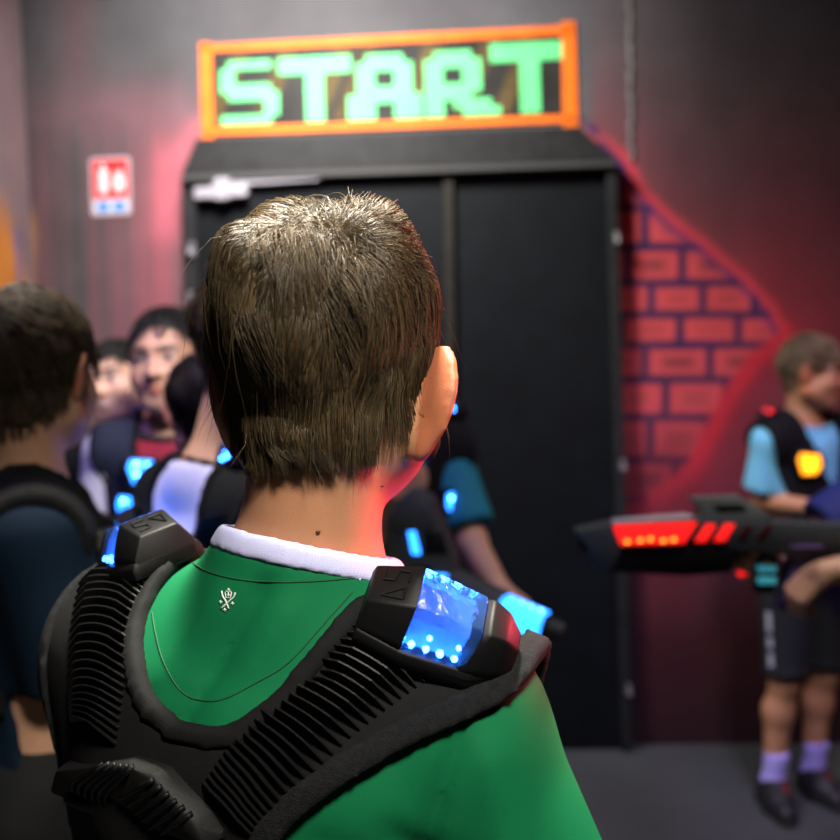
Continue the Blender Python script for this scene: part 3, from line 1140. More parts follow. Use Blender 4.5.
    for L in ([(66, 812), (65, 824), (64, 836)],):
        mb = MB(); mb.tube(rib_on(L), .0035, 8)
        if mb.v: mb.build('blue_strip', M['blue_light'], pack, smooth=True)
    return root, B


FGV, FGVB = fg_vest()
# ------------------------------------------------------------------ the room
WALL_YAW = -2.7 * D2R
WALL_P = Vector((0, 3.63, 0))
WU = Vector((math.cos(WALL_YAW), math.sin(WALL_YAW), 0))
WN = Vector((WU.y, -WU.x, 0))                     # towards the room
WALL_M = Matrix((( WU.x, -WN.x, 0, WALL_P.x), (WU.y, -WN.y, 0, WALL_P.y), (0, 0, 1, 0), (0, 0, 0, 1)))   # local x along the wall, y into it, z up


def wl(px, py, off=0.):
    """wall coordinates (u, z) of what is seen at (px, py), off metres in front of the wall"""
    d = ray(px, py)
    o = WALL_P + WN * off
    t = (o - CAM_O).dot(WN) / d.dot(WN)
    p = CAM_O + d * t
    return ((p - WALL_P).dot(WU), p.z)


def wobj(o):
    o.matrix_world = WALL_M
    return o


def wall_px(U, Z):
    """where points of the wall stand in the frame (used to lay out the mural)"""
    P = np.stack([WALL_P.x + WU.x * U, WALL_P.y + WU.y * U, Z], -1) - np.array(CAM_O)
    q = P @ np.array(CAM_R)
    return 420 + FPX * q[..., 0] / -q[..., 2], 420 - FPX * q[..., 1] / -q[..., 2]


def seg_d(X, Y, pts):
    d = np.full(X.shape, 1e9)
    for (x0, y0), (x1, y1) in zip(pts[:-1], pts[1:]):
        ex, ey = x1 - x0, y1 - y0
        t = np.clip(((X - x0) * ex + (Y - y0) * ey) / (ex * ex + ey * ey), 0, 1)
        d = np.minimum(d, np.hypot(X - x0 - t * ex, Y - y0 - t * ey))
    return d


U0 = wl(25, 100)[0]
U1, ZT = 2.6, 3.0
us = np.arange(U0, U1 + .001, .011)
zs_ = np.arange(0, ZT + .001, .011)
UU, ZZ = np.meshgrid(us, zs_, indexing='ij')
PX, PY = wall_px(UU, ZZ)
nz = lambda sx, sy, sd: vnoise(np.stack([PX * sx, PY * sy], -1), 1, sd)
c3 = lambda *c: np.array(c, float)
mix = lambda C, m, col: C * (1 - np.clip(m, 0, 1)[..., None]) + np.array(col) * np.clip(m, 0, 1)[..., None]
C = np.tile(c3(.085, .083, .088), UU.shape + (1,))
C = C * (1 + .18 * nz(.03, .02, 1))[..., None]
# wash light's falloff painted at upper right, darker grey by the corner, pink drips left of the door
C = mix(C, np.clip((PX - 600) / 120, 0, 1) * np.clip((330 - PY) / 150, 0, .75), (.030, .028, .030))
st_ = .5 + .5 * nz(.11, .006, 2) + .25 * nz(.25, .004, 3)
left = np.clip((190 - PX) / 15, 0, 1)
C = mix(C, left * np.clip((PY - 60) / 130, 0, 1) * np.clip(.02 + .80 * st_, 0, .9), (.24, .085, .105))
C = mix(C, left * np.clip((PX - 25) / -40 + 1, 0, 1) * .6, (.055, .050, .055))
C = mix(C, .7 * np.exp(-((PX - 160) / 16) ** 2) * np.clip((PY - 110) / 40, 0, 1) * (.6 + .4 * st_), (.42, .10, .13))
C = mix(C, .65 * np.exp(-(seg_d(PX, PY, [(235, 112), (195, 130), (172, 165), (166, 230)]) / 14) ** 2), (.55, .13, .17))
C = mix(C, np.clip((40 - PX) / 12, 0, .8) * np.clip((PY - 200) / 30, 0, 1), (.45, .20, .07))
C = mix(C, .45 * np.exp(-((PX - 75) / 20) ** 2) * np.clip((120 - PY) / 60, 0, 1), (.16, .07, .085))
C = mix(C, .55 * np.exp(-((PX - 130) / 90) ** 2 - ((PY - 112) / 28) ** 2), (.22, .10, .12))
# right of the door: maroon sprayed ground, darker towards the floor
r_ = np.clip((PX - 585) / 15, 0, 1)
stR = .5 + .5 * nz(.05, .008, 5) + .3 * nz(.03, .03, 6)
C = mix(C, r_ * np.clip((PY - 50) / 230, 0, 1) * np.clip(.35 + .55 * stR, 0, .92), (.085, .028, .036))
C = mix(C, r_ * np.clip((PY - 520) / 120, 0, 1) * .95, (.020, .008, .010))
upper = [(575, 112), (592, 132), (620, 158), (640, 195), (668, 222), (702, 248), (742, 282), (768, 310), (782, 337)]
lowr = [(782, 337), (752, 358), (728, 392), (708, 432), (690, 468), (662, 490), (632, 508)]
dU, dL = seg_d(PX, PY, upper), seg_d(PX, PY, lowr)
C = mix(C, r_ * np.exp(-(dU / 45)) * .6, (.26, .045, .060))
C = mix(C, r_ * np.exp(-(dL / 70)) * .8, (.33, .018, .040))
poly = upper + lowr[1:] + [(600, 508), (600, 130)]
inside = poly_sd(np.stack([PX, PY], -1), poly) < 0
B = np.tile(c3(.042, .018, .080), UU.shape + (1,))
B = mix(B, .35 + .3 * nz(.05, .05, 9), (.09, .03, .06))
rows = [171, 208, 247, 283, 314.5, 345, 379.5, 417.5, 460, 500, 540]
for i in range(len(rows) - 1):
    y0, y1 = rows[i] + 3.2, rows[i + 1] - 3.2
    offs = [669, 645, 628, 651, 680, 645, 666, 650, 676, 650][i]
    pitch = [50, 53, 54, 52, 58, 65, 60, 58, 58, 58][i]
    k = np.floor((PX - offs) / pitch)
    x0 = offs + k * pitch + 3.2
    x1 = offs + (k + 1) * pitch - 3.2
    ed = np.minimum(np.minimum(PX - x0, x1 - PX), np.minimum(PY - y0, y1 - PY))
    m = np.clip(ed / 2.5, 0, 1)
    inner = np.clip((np.minimum(np.minimum(PX - x0, x1 - PX) / 1.6, np.minimum(PY - y0, y1 - PY)) - 5) / 8, 0, 1)
    hsh = .5 + .5 * np.sin(k * 12.7 + i * 4.1)
    col = c3(.62, .075, .085) * (1 - .0 * hsh[..., None])
    bc = col * (1 - inner * (.25 + .50 * hsh))[..., None] + c3(.10, .035, .04) * (inner * (.25 + .45 * hsh))[..., None]
    B = B * (1 - m)[..., None] + bc * m[..., None]
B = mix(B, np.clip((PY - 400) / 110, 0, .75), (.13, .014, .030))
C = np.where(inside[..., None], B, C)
C = mix(C, np.where(inside, 1, 0) * np.exp(-(dU / 7) ** 2) * .8, (.05, .022, .13))
C = mix(C, np.exp(-((np.where(inside, 99, dU) - 4) / 5.5) ** 2) * np.clip((PY - 120) / 40, 0, 1) * .95, (.62, .050, .075))
C = mix(C, np.exp(-((np.where(inside, dL * 2.5, dL) - 4) / 9) ** 2) * np.clip((520 - PY) / 70, 0, 1) * .85, (.60, .028, .045))
C = mix(C, r_ * (PX < 655) * .8 * np.exp(-((PX - 632) / 6) ** 2) * np.clip((PY - 500) / 40, 0, 1), (.02, .015, .018))  # shadow line at the panel edge, painted into the wall
nu, nz_ = UU.shape
ii = np.arange(nu * nz_).reshape(nu, nz_)
WQ = np.stack([ii[:-1, :-1], ii[1:, :-1], ii[1:, 1:], ii[:-1, 1:]], -1).reshape(-1, 4)
WV = np.stack([UU, np.zeros_like(UU), ZZ], -1).reshape(-1, 3)
# a thin slab: mural face in front, plain back
n0 = len(WV)
WV = np.vstack([WV, [[U0, .12, 0], [us[-1], .12, 0], [us[-1], .12, zs_[-1]], [U0, .12, zs_[-1]]]])
fs = WQ.tolist() + [[n0 + 3, n0 + 2, n0 + 1, n0]]
WC = np.vstack([np.clip(C.reshape(-1, 3), .004, 1), np.full((4, 3), .05)])
M['mural'] = mat('sprayed_wall', (.1, .1, .1), .72, attr='Col', noise=(7, .10), bump=(120, .0008), spec=.25)
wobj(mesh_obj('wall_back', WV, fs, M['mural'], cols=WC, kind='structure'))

M['dark_paint'] = mat('dark_paint', (.0036, .0050, .0066), .62, bump=(160, .0004), noise=(9, .25), spec=.16)
M['dark_trim'] = mat('dark_trim', (.018, .0185, .019), .6, spec=.2, noise=(20, .25))
M['steel'] = mat('steel', (.55, .55, .58), .35, metal=.9)
M['floor'] = mat('floor', (.052, .055, .055), .6, noise=(2.5, .22), bump=(220, .0006), spec=.35)

# left wall, coming towards the room from the corner
cl = WALL_P + WU * U0
ln = 5.0
wv = np.array([[0, 0, 0], [0, -ln, 0], [0, -ln, ZT], [0, 0, ZT]])
ys2 = np.arange(0, ln, .02); zz2 = np.arange(0, ZT + .001, .03)
Y2, Z2 = np.meshgrid(ys2, zz2, indexing='ij')
C2 = np.tile(c3(.30, .20, .215), Y2.shape + (1,))
n2 = lambda s, sd: vnoise(np.stack([Y2 * s, Z2 * 1.2], -1), 1, sd)
C2 = mix(C2, .4 + .4 * n2(14, 4), (.20, .19, .195))
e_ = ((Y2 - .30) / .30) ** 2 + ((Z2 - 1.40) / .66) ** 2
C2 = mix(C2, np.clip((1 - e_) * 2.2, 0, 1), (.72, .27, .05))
C2 = mix(C2, np.exp(-((Y2 - .10 - .10 * np.clip((1.95 - Z2) / .4, 0, 1) ** .5 * 0 - .05 * np.sin((Z2 - 1.4) * 3.2)) / .022) ** 2) * (Z2 < 1.93) * (Z2 > .8), (.16, .17, .40))
i2 = np.arange(Y2.size).reshape(Y2.shape)
Q2 = np.stack([i2[:-1, :-1], i2[:-1, 1:], i2[1:, 1:], i2[1:, :-1]], -1).reshape(-1, 4)
V2 = np.stack([np.zeros_like(Y2), -Y2, Z2], -1).reshape(-1, 3)
nb2 = len(V2)
V2 = np.vstack([V2, [[-.12, 0, 0], [-.12, -ln, 0], [-.12, -ln, ZT], [-.12, 0, ZT]]])
o = mesh_obj('wall_left', V2, Q2.tolist() + [[nb2, nb2 + 1, nb2 + 2, nb2 + 3]], M['mural'], cols=np.vstack([np.clip(C2.reshape(-1, 3), .004, 1), np.full((4, 3), .05)]), kind='structure')
o.location = cl
o.rotation_euler = (0, 0, 1.5 * D2R)

mb = MB(); mb.box((.4, 1.6, -.05), (6.4, 6.4, .1))
mb.build('floor', M['floor'], kind='structure')
mb = MB(); mb.box((0, 0, 0), (.1, 5.6, ZT))
o = mb.build('wall_right', M['dark_paint'], kind='structure'); o.location = (2.62, 1.1, ZT / 2)

# ---- the doors: a black boarded front with two leaves
DF = .07                                            # how far the boarding stands off the wall


def wrect(mb, a, b, c, d, y0, y1, bev=0.):
    """a board whose face shows the quad a-b-c-d (frame positions, from top left clockwise), from y0 to y1 off the wall"""
    pts = []
    for off in (y0, y1):
        for p in (a, b, c, d):
            u, z = wl(p[0], p[1], y1)
            pts.append((u, -off, max(z, 0.0)))
    mb.hull(pts, bev)


mb = MB(); wrect(mb, (196, 139), (578, 126), (617, 160), (181, 176), .0, .09, .004)
wobj(mb.build('trim_1', M['dark_trim'], kind='structure'))                       # boxed lintel under the sign
mb = MB(); wrect(mb, (181, 175), (617, 160), (617.5, 166), (181, 181), .0, .11, .003)
M['edge_grey'] = mat('edge_grey', (.060, .060, .058), .6, spec=.2)
wobj(mb.build('trim_2', M['edge_grey'], kind='structure'))
mb = MB(); wrect(mb, (181, 181), (196, 181), (206, 752), (192, 752), .0, .08, .003)
wobj(mb.build('trim_3', M['dark_trim'], kind='structure'))
mb = MB(); wrect(mb, (607, 166), (617, 166), (632, 749), (622, 749), .0, .08, .003)
wobj(mb.build('trim_4', M['dark_trim'], kind='structure'))
mb = MB(); wrect(mb, (443.5, 177), (453, 176.5), (460, 750), (450, 750), .0, .075, .002)
M['brown_edge'] = mat('brown_edge', (.020, .017, .012), .6, spec=.2, noise=(30, .3))
wobj(mb.build('trim_5', M['brown_edge'], kind='structure'))
mb = MB(); wrect(mb, (196, 181), (443.5, 171), (450, 750), (206, 752), .0, .055, .002)
door_a = wobj(mb.build('door_1', M['dark_paint'], kind='structure'))
mb = MB(); wrect(mb, (453, 182), (607, 176), (622, 749), (460, 750), .0, .045, .002)
door_b = wobj(mb.build('door_2', M['dark_paint'], kind='structure'))
mb = MB(); wrect(mb, (453, 176), (607, 166), (607, 171), (453, 181), .0, .05, .002)
mb.build('upper_rail', M['brown_edge'], door_b)


def child_w(mb, name, m, parent, **kw):
    o = mb.build(name, m, parent, **kw)
    return o


for (x, y) in ((190, 249), (190, 298), (205, 640)):
    u, z = wl(x, y, .09)
    mb = MB(); mb.cyl((u, -.092, z - .018), (u, -.092, z + .022), .009, n=12); mb.sphere((u, -.094, z - .016), .0125, 12); mb.box((u + .006, -.081, z), (.02, .004, .05))
    mb.build('hinge', M['steel'], door_a, auto=40)
for (x, y) in ((618, 237), (624, 465), (630, 690)):
    u, z = wl(x, y, .09)
    mb = MB(); mb.cyl((u, -.092, z - .016), (u, -.092, z + .016), .006, n=12); mb.sphere((u, -.094, z - .014), .0085, 12); mb.box((u - .004, -.081, z), (.016, .004, .04))
    mb.build('hinge', M['steel'], door_b, auto=40)

# overhead door closer with its arm
M['closer'] = mat('closer_silver', (.42, .40, .44), .35, metal=.25)
u, z = wl(196, 191, .1)
cr = wobj(empty('door_closer', (0, 0, 0), 0, 'silver overhead door closer with its arm at the top of the black door', 'door closer'))
mb = MB(); wrect(mb, (212, 178), (319, 171), (319, 180), (212, 187), .05, .10, .003); mb.build('rail', M['closer'], cr)
mb = MB(); wrect(mb, (194, 187), (247, 184), (247, 196), (194, 199), .05, .115, .004); mb.build('body', M['closer'], cr)
mb = MB(); wrect(mb, (214, 178), (229, 177), (229, 199), (214, 200), .05, .125, .004); mb.build('pivot', M['closer'], cr)

# caulked joint up the wall and the panel edge at the right of the doors
M['caulk'] = mat('caulk', (.16, .155, .15), .8, noise=(40, .35), bump=(60, .002))
mb = MB()
pts = []
rad = []
for i, yy in enumerate(np.linspace(-40, 162, 40)):
    u, z = wl(629.5 + yy * .012 + 1.2 * math.sin(i * 1.9) + .8 * math.sin(i * .7), yy)
    pts.append((u, -.002, z)); rad.append(.009 + .004 * math.sin(i * 2.3) * math.sin(i * .9))
mb.tube(pts, rad, 8)
wobj(mb.build('trim_6', M['caulk'], smooth=True, kind='structure'))

# ---- the painted sign over the door
M['sign_orange'] = mat('orange_paint', (1., .19, .012), .6, noise=(14, .12), spec=.2)
M['sign_green'] = mat('green_paint', (.16, .86, .29), .6, noise=(16, .08), spec=.2)
M['sign_back'] = mat('sign_back', (.022, .021, .018), .6, noise=(8, .5), spec=.2)
M['sign_ochre'] = mat('ochre_streak', (.085, .058, .022), .7, noise=(10, .5), spec=.2)
sg = wobj(empty('start_sign', (0, 0, 0), 0, 'painted sign reading START in green block letters inside an orange frame', 'sign'))
Q0 = [(201, 45), (573, 26), (576, 122), (203, 136)]


def wq(x, y):                                      # position inside the sign, 0..1 both ways
    a, b, c, d = [np.array(p, float) for p in Q0]
    p = (a * (1 - x) + b * x) * (1 - y) + (d * (1 - x) + c * x) * y
    return tuple(p)


def sign_piece(name, polys, y0, y1, m, bev=.002):
    mb = MB()
    for P in polys:
        pr = [wl(*wq(*p), y1) for p in P]
        n = len(pr)
        mb.prism(pr, (y1 - y0) / 2, ((1, 0, 0), (0, 0, 1), (0, -1, 0)), (0, -(y0 + y1) / 2, 0), bev)
    return mb.build(name, m, sg)


sign_piece('board', [[(.012, .04), (.988, .04), (.988, .96), (.012, .96)]], .0, .006, M['sign_back'])
fr = [[(-.004, -.03), (.028, -.02), (.028, 1.03), (-.004, 1.03)], [(.970, -.05), (1.006, -.05), (1.006, 1.05), (.966, 1.05)],
      [(.0, .0), (1., -.01), (1., .085), (.0, .08)], [(.0, .91), (1., .92), (1., 1.0), (.0, .995)]]
for P in fr:
    sign_piece('frame_bar', [P], .0, .011, M['sign_orange'])
for (x, w) in ((.085, .045), (.21, .05), (.36, .05), (.43, .04), (.60, .055), (.75, .05), (.86, .05)):
    sign_piece('streak', [[(x, .12), (x + w, .12), (x + w - .085, .88), (x - .085, .88)]], .004, .0075, M['sign_ochre'], 0)


def cells(rows, x0, x1, y0, y1, sh=0.):
    """block letter drawn on a grid: one outline per run of cells"""
    out = []
    nr, ncol = len(rows), len(rows[0])
    for r, line in enumerate(rows):
        c = 0
        while c < ncol:
            if line[c] == '#':
                e = c
                while e < ncol and line[e] == '#': e += 1
                X0, X1 = x0 + (x1 - x0) * c / ncol, x0 + (x1 - x0) * e / ncol
                Y0, Y1 = y0 + (y1 - y0) * r / nr, y0 + (y1 - y0) * (r + 1) / nr
                out.append([(X0, Y0), (X1, Y0), (X1, Y1 + .004), (X0, Y1 + .004)])
                c = e
            else: c += 1
    return out


S_ = ['.######.', '##......', '##......', '#######.', '.#######', '......##', '......##', '#######.']
T_ = ['########', '########', '...##...', '...##...', '...##...', '...##...', '...##...', '...##...']
A_ = ['..####..', '.######.', '.##..##.', '.##..##.', '.######.', '########', '###..###', '###..###']
R_ = ['.####...', '######..', '##..##..', '##..##..', '######..', '#####...', '##.####.', '##..####']
for L, x0, x1, y0, y1 in ((S_, .050, .205, .20, .88), (T_, .205, .400, .19, .88), (A_, .390, .590, .20, .885), (R_, .598, .800, .20, .885), (T_, .775, .985, .15, .88)):
    sign_piece('letter', cells(L, x0, x1, y0, y1), .006, .0095, M['sign_green'], 0)

# ---- fire extinguisher notice
M['sign_red'] = mat('notice_red', (.80, .018, .020), .45)
M['sign_white'] = mat('notice_white', (.85, .82, .84), .45)
M['sign_blue'] = mat('notice_blue', (.07, .28, .80), .45)
M['sign_plate'] = mat('notice_plate', (.50, .40, .44), .5)
fn = wobj(empty('fire_extinguisher_notice', (0, 0, 0), 0, 'small red fire extinguisher notice with a blue strip, on the wall by the doors', 'sign'))
NQ = [(89, 158), (130, 156), (131.5, 214.5), (91, 216.5)]


def nq(x, y):
    a, b, c, d = [np.array(p, float) for p in NQ]
    return tuple((a * (1 - x) + b * x) * (1 - y) + (d * (1 - x) + c * x) * y)


def notice(name, P, y0, y1, m, bev=0.):
    mb = MB()
    mb.prism([wl(*nq(*p), y1) for p in P], (y1 - y0) / 2, ((1, 0, 0), (0, 0, 1), (0, -1, 0)), (0, -(y0 + y1) / 2, 0), bev)
    return mb.build(name, m, fn)


def rr(x0, y0, x1, y1, rx, ry, n=5):
    out = []
    for cx, cy, a0 in ((x1 - rx, y0 + ry, -90), (x1 - rx, y1 - ry, 0), (x0 + rx, y1 - ry, 90), (x0 + rx, y0 + ry, 180)):
        for i in range(n):
            a = (a0 + 90 * i / (n - 1)) * D2R
            out.append((cx + rx * math.cos(a), cy + ry * math.sin(a)))
    return out


notice('plate', rr(0, 0, 1, 1, .09, .06), 0, .004, M['sign_plate'], .001)
notice('red_field', rr(.07, .05, .93, .70, .05, .03), .003, .0055, M['sign_red'])
notice('blue_strip', rr(.09, .74, .91, .95, .05, .03), .003, .0055, M['sign_white'])
for (x0, x1) in ((.16, .46), (.54, .86)):
    notice('strip_mark', rr(x0, .765, x1, .93, .03, .02), .005, .006, M['sign_blue'])
notice('extinguisher_symbol', rr(.22, .20, .45, .62, .08, .06), .005, .0065, M['sign_white'])
notice('extinguisher_symbol', rr(.26, .11, .38, .18, .03, .02), .005, .0065, M['sign_white'])
notice('flame_symbol', [(.60, .55), (.56, .42), (.63, .34), (.60, .22), (.70, .30), (.76, .18), (.80, .34), (.86, .42), (.82, .56), (.70, .62)], .005, .0065, M['sign_white'])
# ------------------------------------------------------------------ the other players
HB = [(.172, 1.36), (.172, 1.185), (.150, 1.165), (.125, 1.12), (.118, 1.02), (.120, .95)]
HBI = [(.0, 1.10), (.030, 1.105), (.055, 1.14), (.068, 1.19), (.070, 1.36)]
HF = [(.172, 1.36), (.172, 1.175), (.145, 1.12), (.128, 1.02), (.124, .95)]
HFI = [(.0, 1.02), (.026, 1.07), (.050, 1.14), (.068, 1.20), (.070, 1.36)]


def vest(g, label, col='blue', shoulder=(-1, 1), chest=(-1, 1), ribs=(), chest_z=1.10, chest_x=.085, cs=1., panel=None, wide=1., sx=.118, ssc=1., inner=1.):
    s = g.s
    root = empty('laser_tag_vest', g.root.location[:], g.root.rotation_euler.z, label, 'vest')
    pr = g.prims['torso'] + g.prims['trap'] + ([cone(g.sh[k], g.sh[k] + np.array([k * .03 * s, 0, -.01]), .050 * s, .046 * s, .02) for k in (-1, 1)] if wide > 1 else [])
    lo, hi = np.array([-.22, -.17, .93]) * s, np.array([.22, .18, 1.33]) * s
    st = .008
    xs, ys, zs = axis(lo[0], hi[0], st), axis(lo[1], hi[1], st), axis(lo[2], hi[2], st)
    b = field(pr, xs, ys, zs, 0.)
    k_in = inner
    def full(outer, inner):
        outer = [(x * (wide if z > 1.05 else 1), z) for x, z in outer]
        r = outer + [(-x, z) for x, z in outer[::-1]]
        r = r + [(-x * k_in, z) for x, z in inner[::-1]] + [(x * k_in, z) for x, z in inner[1:]]
        return [(x * s, z * s) for x, z in r]
    P2 = np.stack(np.meshgrid(xs, zs, indexing='ij'), -1)
    yb = (ys < -.005)[None, :, None]
    S = blur(np.where(yb, poly_sd(P2, full(HB, HBI))[:, None, :], poly_sd(P2, full(HF, HFI))[:, None, :]), 2)
    F = np.maximum(np.maximum(b - .024, -(b - .010)), S)
    V, Q = nets(F, xs, ys, zs, 2)
    panel = mesh_obj('panel', V, Q, panel or M['neoprene'], root, True)
    F = np.maximum(np.maximum(b - .030, -(b - .012)), np.abs(S + .007) - .008)
    V, Q = nets(F, xs, ys, zs, 2)
    mesh_obj('edge_binding', V, Q, M['felt'], root, True)
    B = bvh_of(panel)
    for sd in ribs:
        for i in range(16):
            z = (1.235 - .011 * i) * s
            P, N = [], []
            for t in np.linspace(0, 1, 6):
                x = sd * ((.085 - .0022 * i) * (1 - t) + (.150 - .0026 * i) * t) * s
                h = B.ray_cast(Vector((x, -.5, z - .35 + .012 * t)), Vector((0, .5, .35)).normalized())
                if h[0] is not None: P.append(h[0]); N.append(h[1])
            if len(P) == 6:
                mb = MB(); fin(mb, P, N, .010, .0016, Vector((0, 0, .5)))
                mb.build('rib', M['rib'], root)
    for sd in shoulder:
        h = B.ray_cast(Vector((sd * sx * s, -.012 * s, 2)), Vector((0, 0, -1)))
        if h[0] is not None:
            sensor(root, h[0] + Vector((0, 0, .002)), (sd, 0, -.15), h[1] + Vector((0, -.2, .4)), col, sc=ssc, mark=False)
    for sd in chest:
        h = B.ray_cast(Vector((sd * chest_x * s, .6, chest_z * s)), Vector((0, -1, 0)))
        if h[0] is not None:
            chest_sensor(root, h[0], h[1], sd, col, cs)
    g.vest, g.vb = root, B
    return root


def chest_sensor(parent, O, n, sd, col, sc=1.):
    n = Vector(n).normalized()
    up = Vector((0, 0, 1)); up = (up - n * up.dot(n)).normalized()
    ex = up.cross(n) * -1
    Tm = lambda x, z, h: O + (ex * (x * sd) + up * z + n * h) * sc
    out = [(-.034, .030), (.030, .036), (.040, .012), (.026, -.036), (-.022, -.034), (-.040, -.006)]
    b = MB()
    b.hull([Tm(x * 1.12, z * 1.12, -.006) for x, z in out] + [Tm(x, z, .012) for x, z in out], .0015)
    hs = b.build('chest_sensor', M['shell'], parent, auto=35)
    nm = {'blue': 'blue', 'red': 'amber'}[col]
    l = MB()
    l.hull([Tm(x * .80, z * .80, .008) for x, z in out] + [Tm(x * .72, z * .72, .0165) for x, z in out], .001)
    l.build('light', M[nm + '_light'], hs)
    for x, z in ((-.014, .012), (.010, .016), (-.012, -.010), (.012, -.006), (.003, -.018)):
        d = MB(); d.sphere(Tm(x, z, .0165), .0040 * sc, 8)
        d.build('led', M[nm + '_led'], hs, smooth=True)
    return hs


def loc_of(px, py, y, H):
    p = at(px, py, y)
    return (p.x, p.y, 0), p.z


def lpt(loc, yaw, p):
    m = Matrix.Translation(loc) @ Matrix.Rotation(yaw * D2R, 4, 'Z')
    return np.array(m.inverted() @ Vector(p))


def put(px, py, y, yaw, H, head_fwd=.015, **kw):
    """a person whose head centre is seen at (px, py), y metres into the room"""
    p = at(px, py, y)
    s = H / 1.5
    f = Vector((-math.sin(yaw * D2R), math.cos(yaw * D2R), 0))
    loc = Vector((p.x, p.y, 0)) - f * head_fwd * s
    d = dict(H=H, loc=tuple(loc), yaw=yaw)
    d['head'] = lpt(d['loc'], yaw, p)
    d.update(kw)
    return d


M['navy_cloth'] = mat('navy_cloth', (.003, .012, .028), .85, spec=.15, bump=(600, .0004))
M['red_cloth'] = mat('red_cloth', (.20, .006, .022), .8, attr='Col', bump=(600, .0004))
M['mixed_cloth'] = mat('mixed_cloth', (.5, .5, .5), .85, attr='Col', bump=(600, .0004))
M['dark_hair'] = mat('dark_hair', (.01, .01, .01), .5, attr='Col', spec=.25)
M['teal_cloth'] = mat('teal_cloth', (.0, .17, .25), .8, bump=(600, .0004))
M['sky_cloth'] = mat('sky_cloth', (.20, .62, .82), .85, bump=(600, .0004))
M['royal_cloth'] = mat('royal_cloth', (.006, .014, .13), .8, bump=(600, .0004))
M['dark_cloth'] = mat('dark_cloth', (.012, .012, .018), .85, bump=(600, .0004))
M['navy_vest'] = mat('navy_vest', (.006, .010, .026), .8, bump=(1400, .0004))

# A: the boy at the left edge, back turned
pA = put(33, 372, 1.45, -70, 1.54, .0, head_rot=(62, 4, 0), label='person at the left edge in a navy t-shirt with white collar, brown hair, back turned',
         hair_col=(.060, .042, .026), strands=3600, hair_r=.0006, len=.06, lift=.017, hstep=.0045, ear_out=(.4, .42), hair_side=.5, hair_mat=M['dark_hair'],
         shirt_mat=M['navy_cloth'], collar_mat=M['white_cloth'], sleeve=.78, sl1=.060,
         armR=dict(el=(.150, .055, .97), wr=(.13, .16, .79)), armL=dict(el=(-.17, .0, .95), wr=(-.16, .08, .76)))
A = figure(pA)
vest(A, 'black ribbed vest over the navy t-shirt at the left edge', ribs=(1, -1), shoulder=(), chest=(1, -1), chest_z=1.15, chest_x=.08)

# B: the boy in red facing us
def colB(V, g):
    C = np.tile(np.array((.26, .006, .022)), (len(V), 1))
    C[V[:, 0] > .138 * g.s] = (.72, .70, .76)
    return C
pB = put(168, 360, 2.32, 188, 1.57, .02, hs=1.07, head_rot=(-14, 3, 3), label='dark-haired person in a red t-shirt with a white shoulder panel, facing the camera',
         hair_mat=M['dark_hair'], hair_col=(.010, .008, .008), strands=1600, hair_r=.0009, len=.035, lift=.013, hair_z=[-.060, -.058, -.040, .000, .012, .022, .048, .072, .080], whorl=(0, -.06, .085),
         skin=(.50, .27, .18), shirt_mat=M['red_cloth'], shirt_col=colB)
B_ = figure(pB)
vest(B_, 'dark navy vest with blue lights over the red t-shirt', panel=M['navy_vest'], chest=(), shoulder=())
# a second, lower light on the same vest
for x, z in ((.052, 1.165), (.085, 1.075)):
    h = B_.vb.ray_cast(Vector((x, .6, z * B_.s)), Vector((0, -1, 0)))
    if h[0] is None: h = B_.vb.find_nearest(Vector((x, .15, z * B_.s)))
    chest_sensor(B_.vest, h[0], h[1], 1, 'blue', 1.0)

# C: the smiling boy behind
pC = put(118, 382, 2.68, 178, 1.50, .02, smile=True, head_rot=(-14, 0, 10), label='smiling dark-haired person half hidden behind the others at the left',
         hair_mat=M['dark_hair'], hair_col=(.010, .008, .008), strands=1200, hair_r=.0009, len=.04, lift=.012, skin=(.62, .36, .25), shirt_mat=M['dark_cloth'])
C_ = figure(pC)
vest(C_, 'black vest of the smiling person behind', chest=(), shoulder=(-1,))

# D: the one in white and blue, his head behind the nearest head
def colD(V, g):
    C = np.tile(np.array((.56, .55, .86)), (len(V), 1))  # lavender stands in for white glowing under ultraviolet
    m = (np.abs(V[:, 0]) > .135 * g.s) | (V[:, 2] < 1.03 * g.s)
    C[m] = (.008, .035, .13)
    return C
d_yaw = -48
dn_ = at(217, 420, 1.66)
dl = (dn_.x, dn_.y, 0)
pD = dict(H=1.53, loc=dl, yaw=d_yaw, head=lpt(dl, d_yaw, at(247, 340, 1.70)), head_rot=(24, 4, 0), label='person in a white and blue shirt, head hidden behind the nearest head',
         hair_mat=M['dark_hair'], hair_col=(.055, .030, .016), strands=1600, hair_r=.0007, len=.05, lift=.016, shirt_mat=M['mixed_cloth'], shirt_col=colD,
         armR=dict(el=(.19, -.02, .99), wr=(.17, .08, .80)), armL=dict(el=(-.18, .0, .99), wr=(-.16, .10, .80)))
D_ = figure(pD)
vest(D_, 'black ribbed vest with a blue shoulder light over the white and blue shirt', ribs=(-1, 1), chest=(), shoulder=(1,), sx=.095, inner=1.25)

# X: the dark-haired one between them, back turned
pX = put(208, 410, 1.95, 8, 1.42, .02, head_rot=(8, 14, -4), label='dark-haired person in a black top, back turned, between red and white shirts',
         hair_mat=M['dark_hair'], hair_col=(.020, .015, .011), strands=1800, hair_r=.0008, len=.04, lift=.014, shirt_mat=M['dark_cloth'])
X_P = figure(pX)

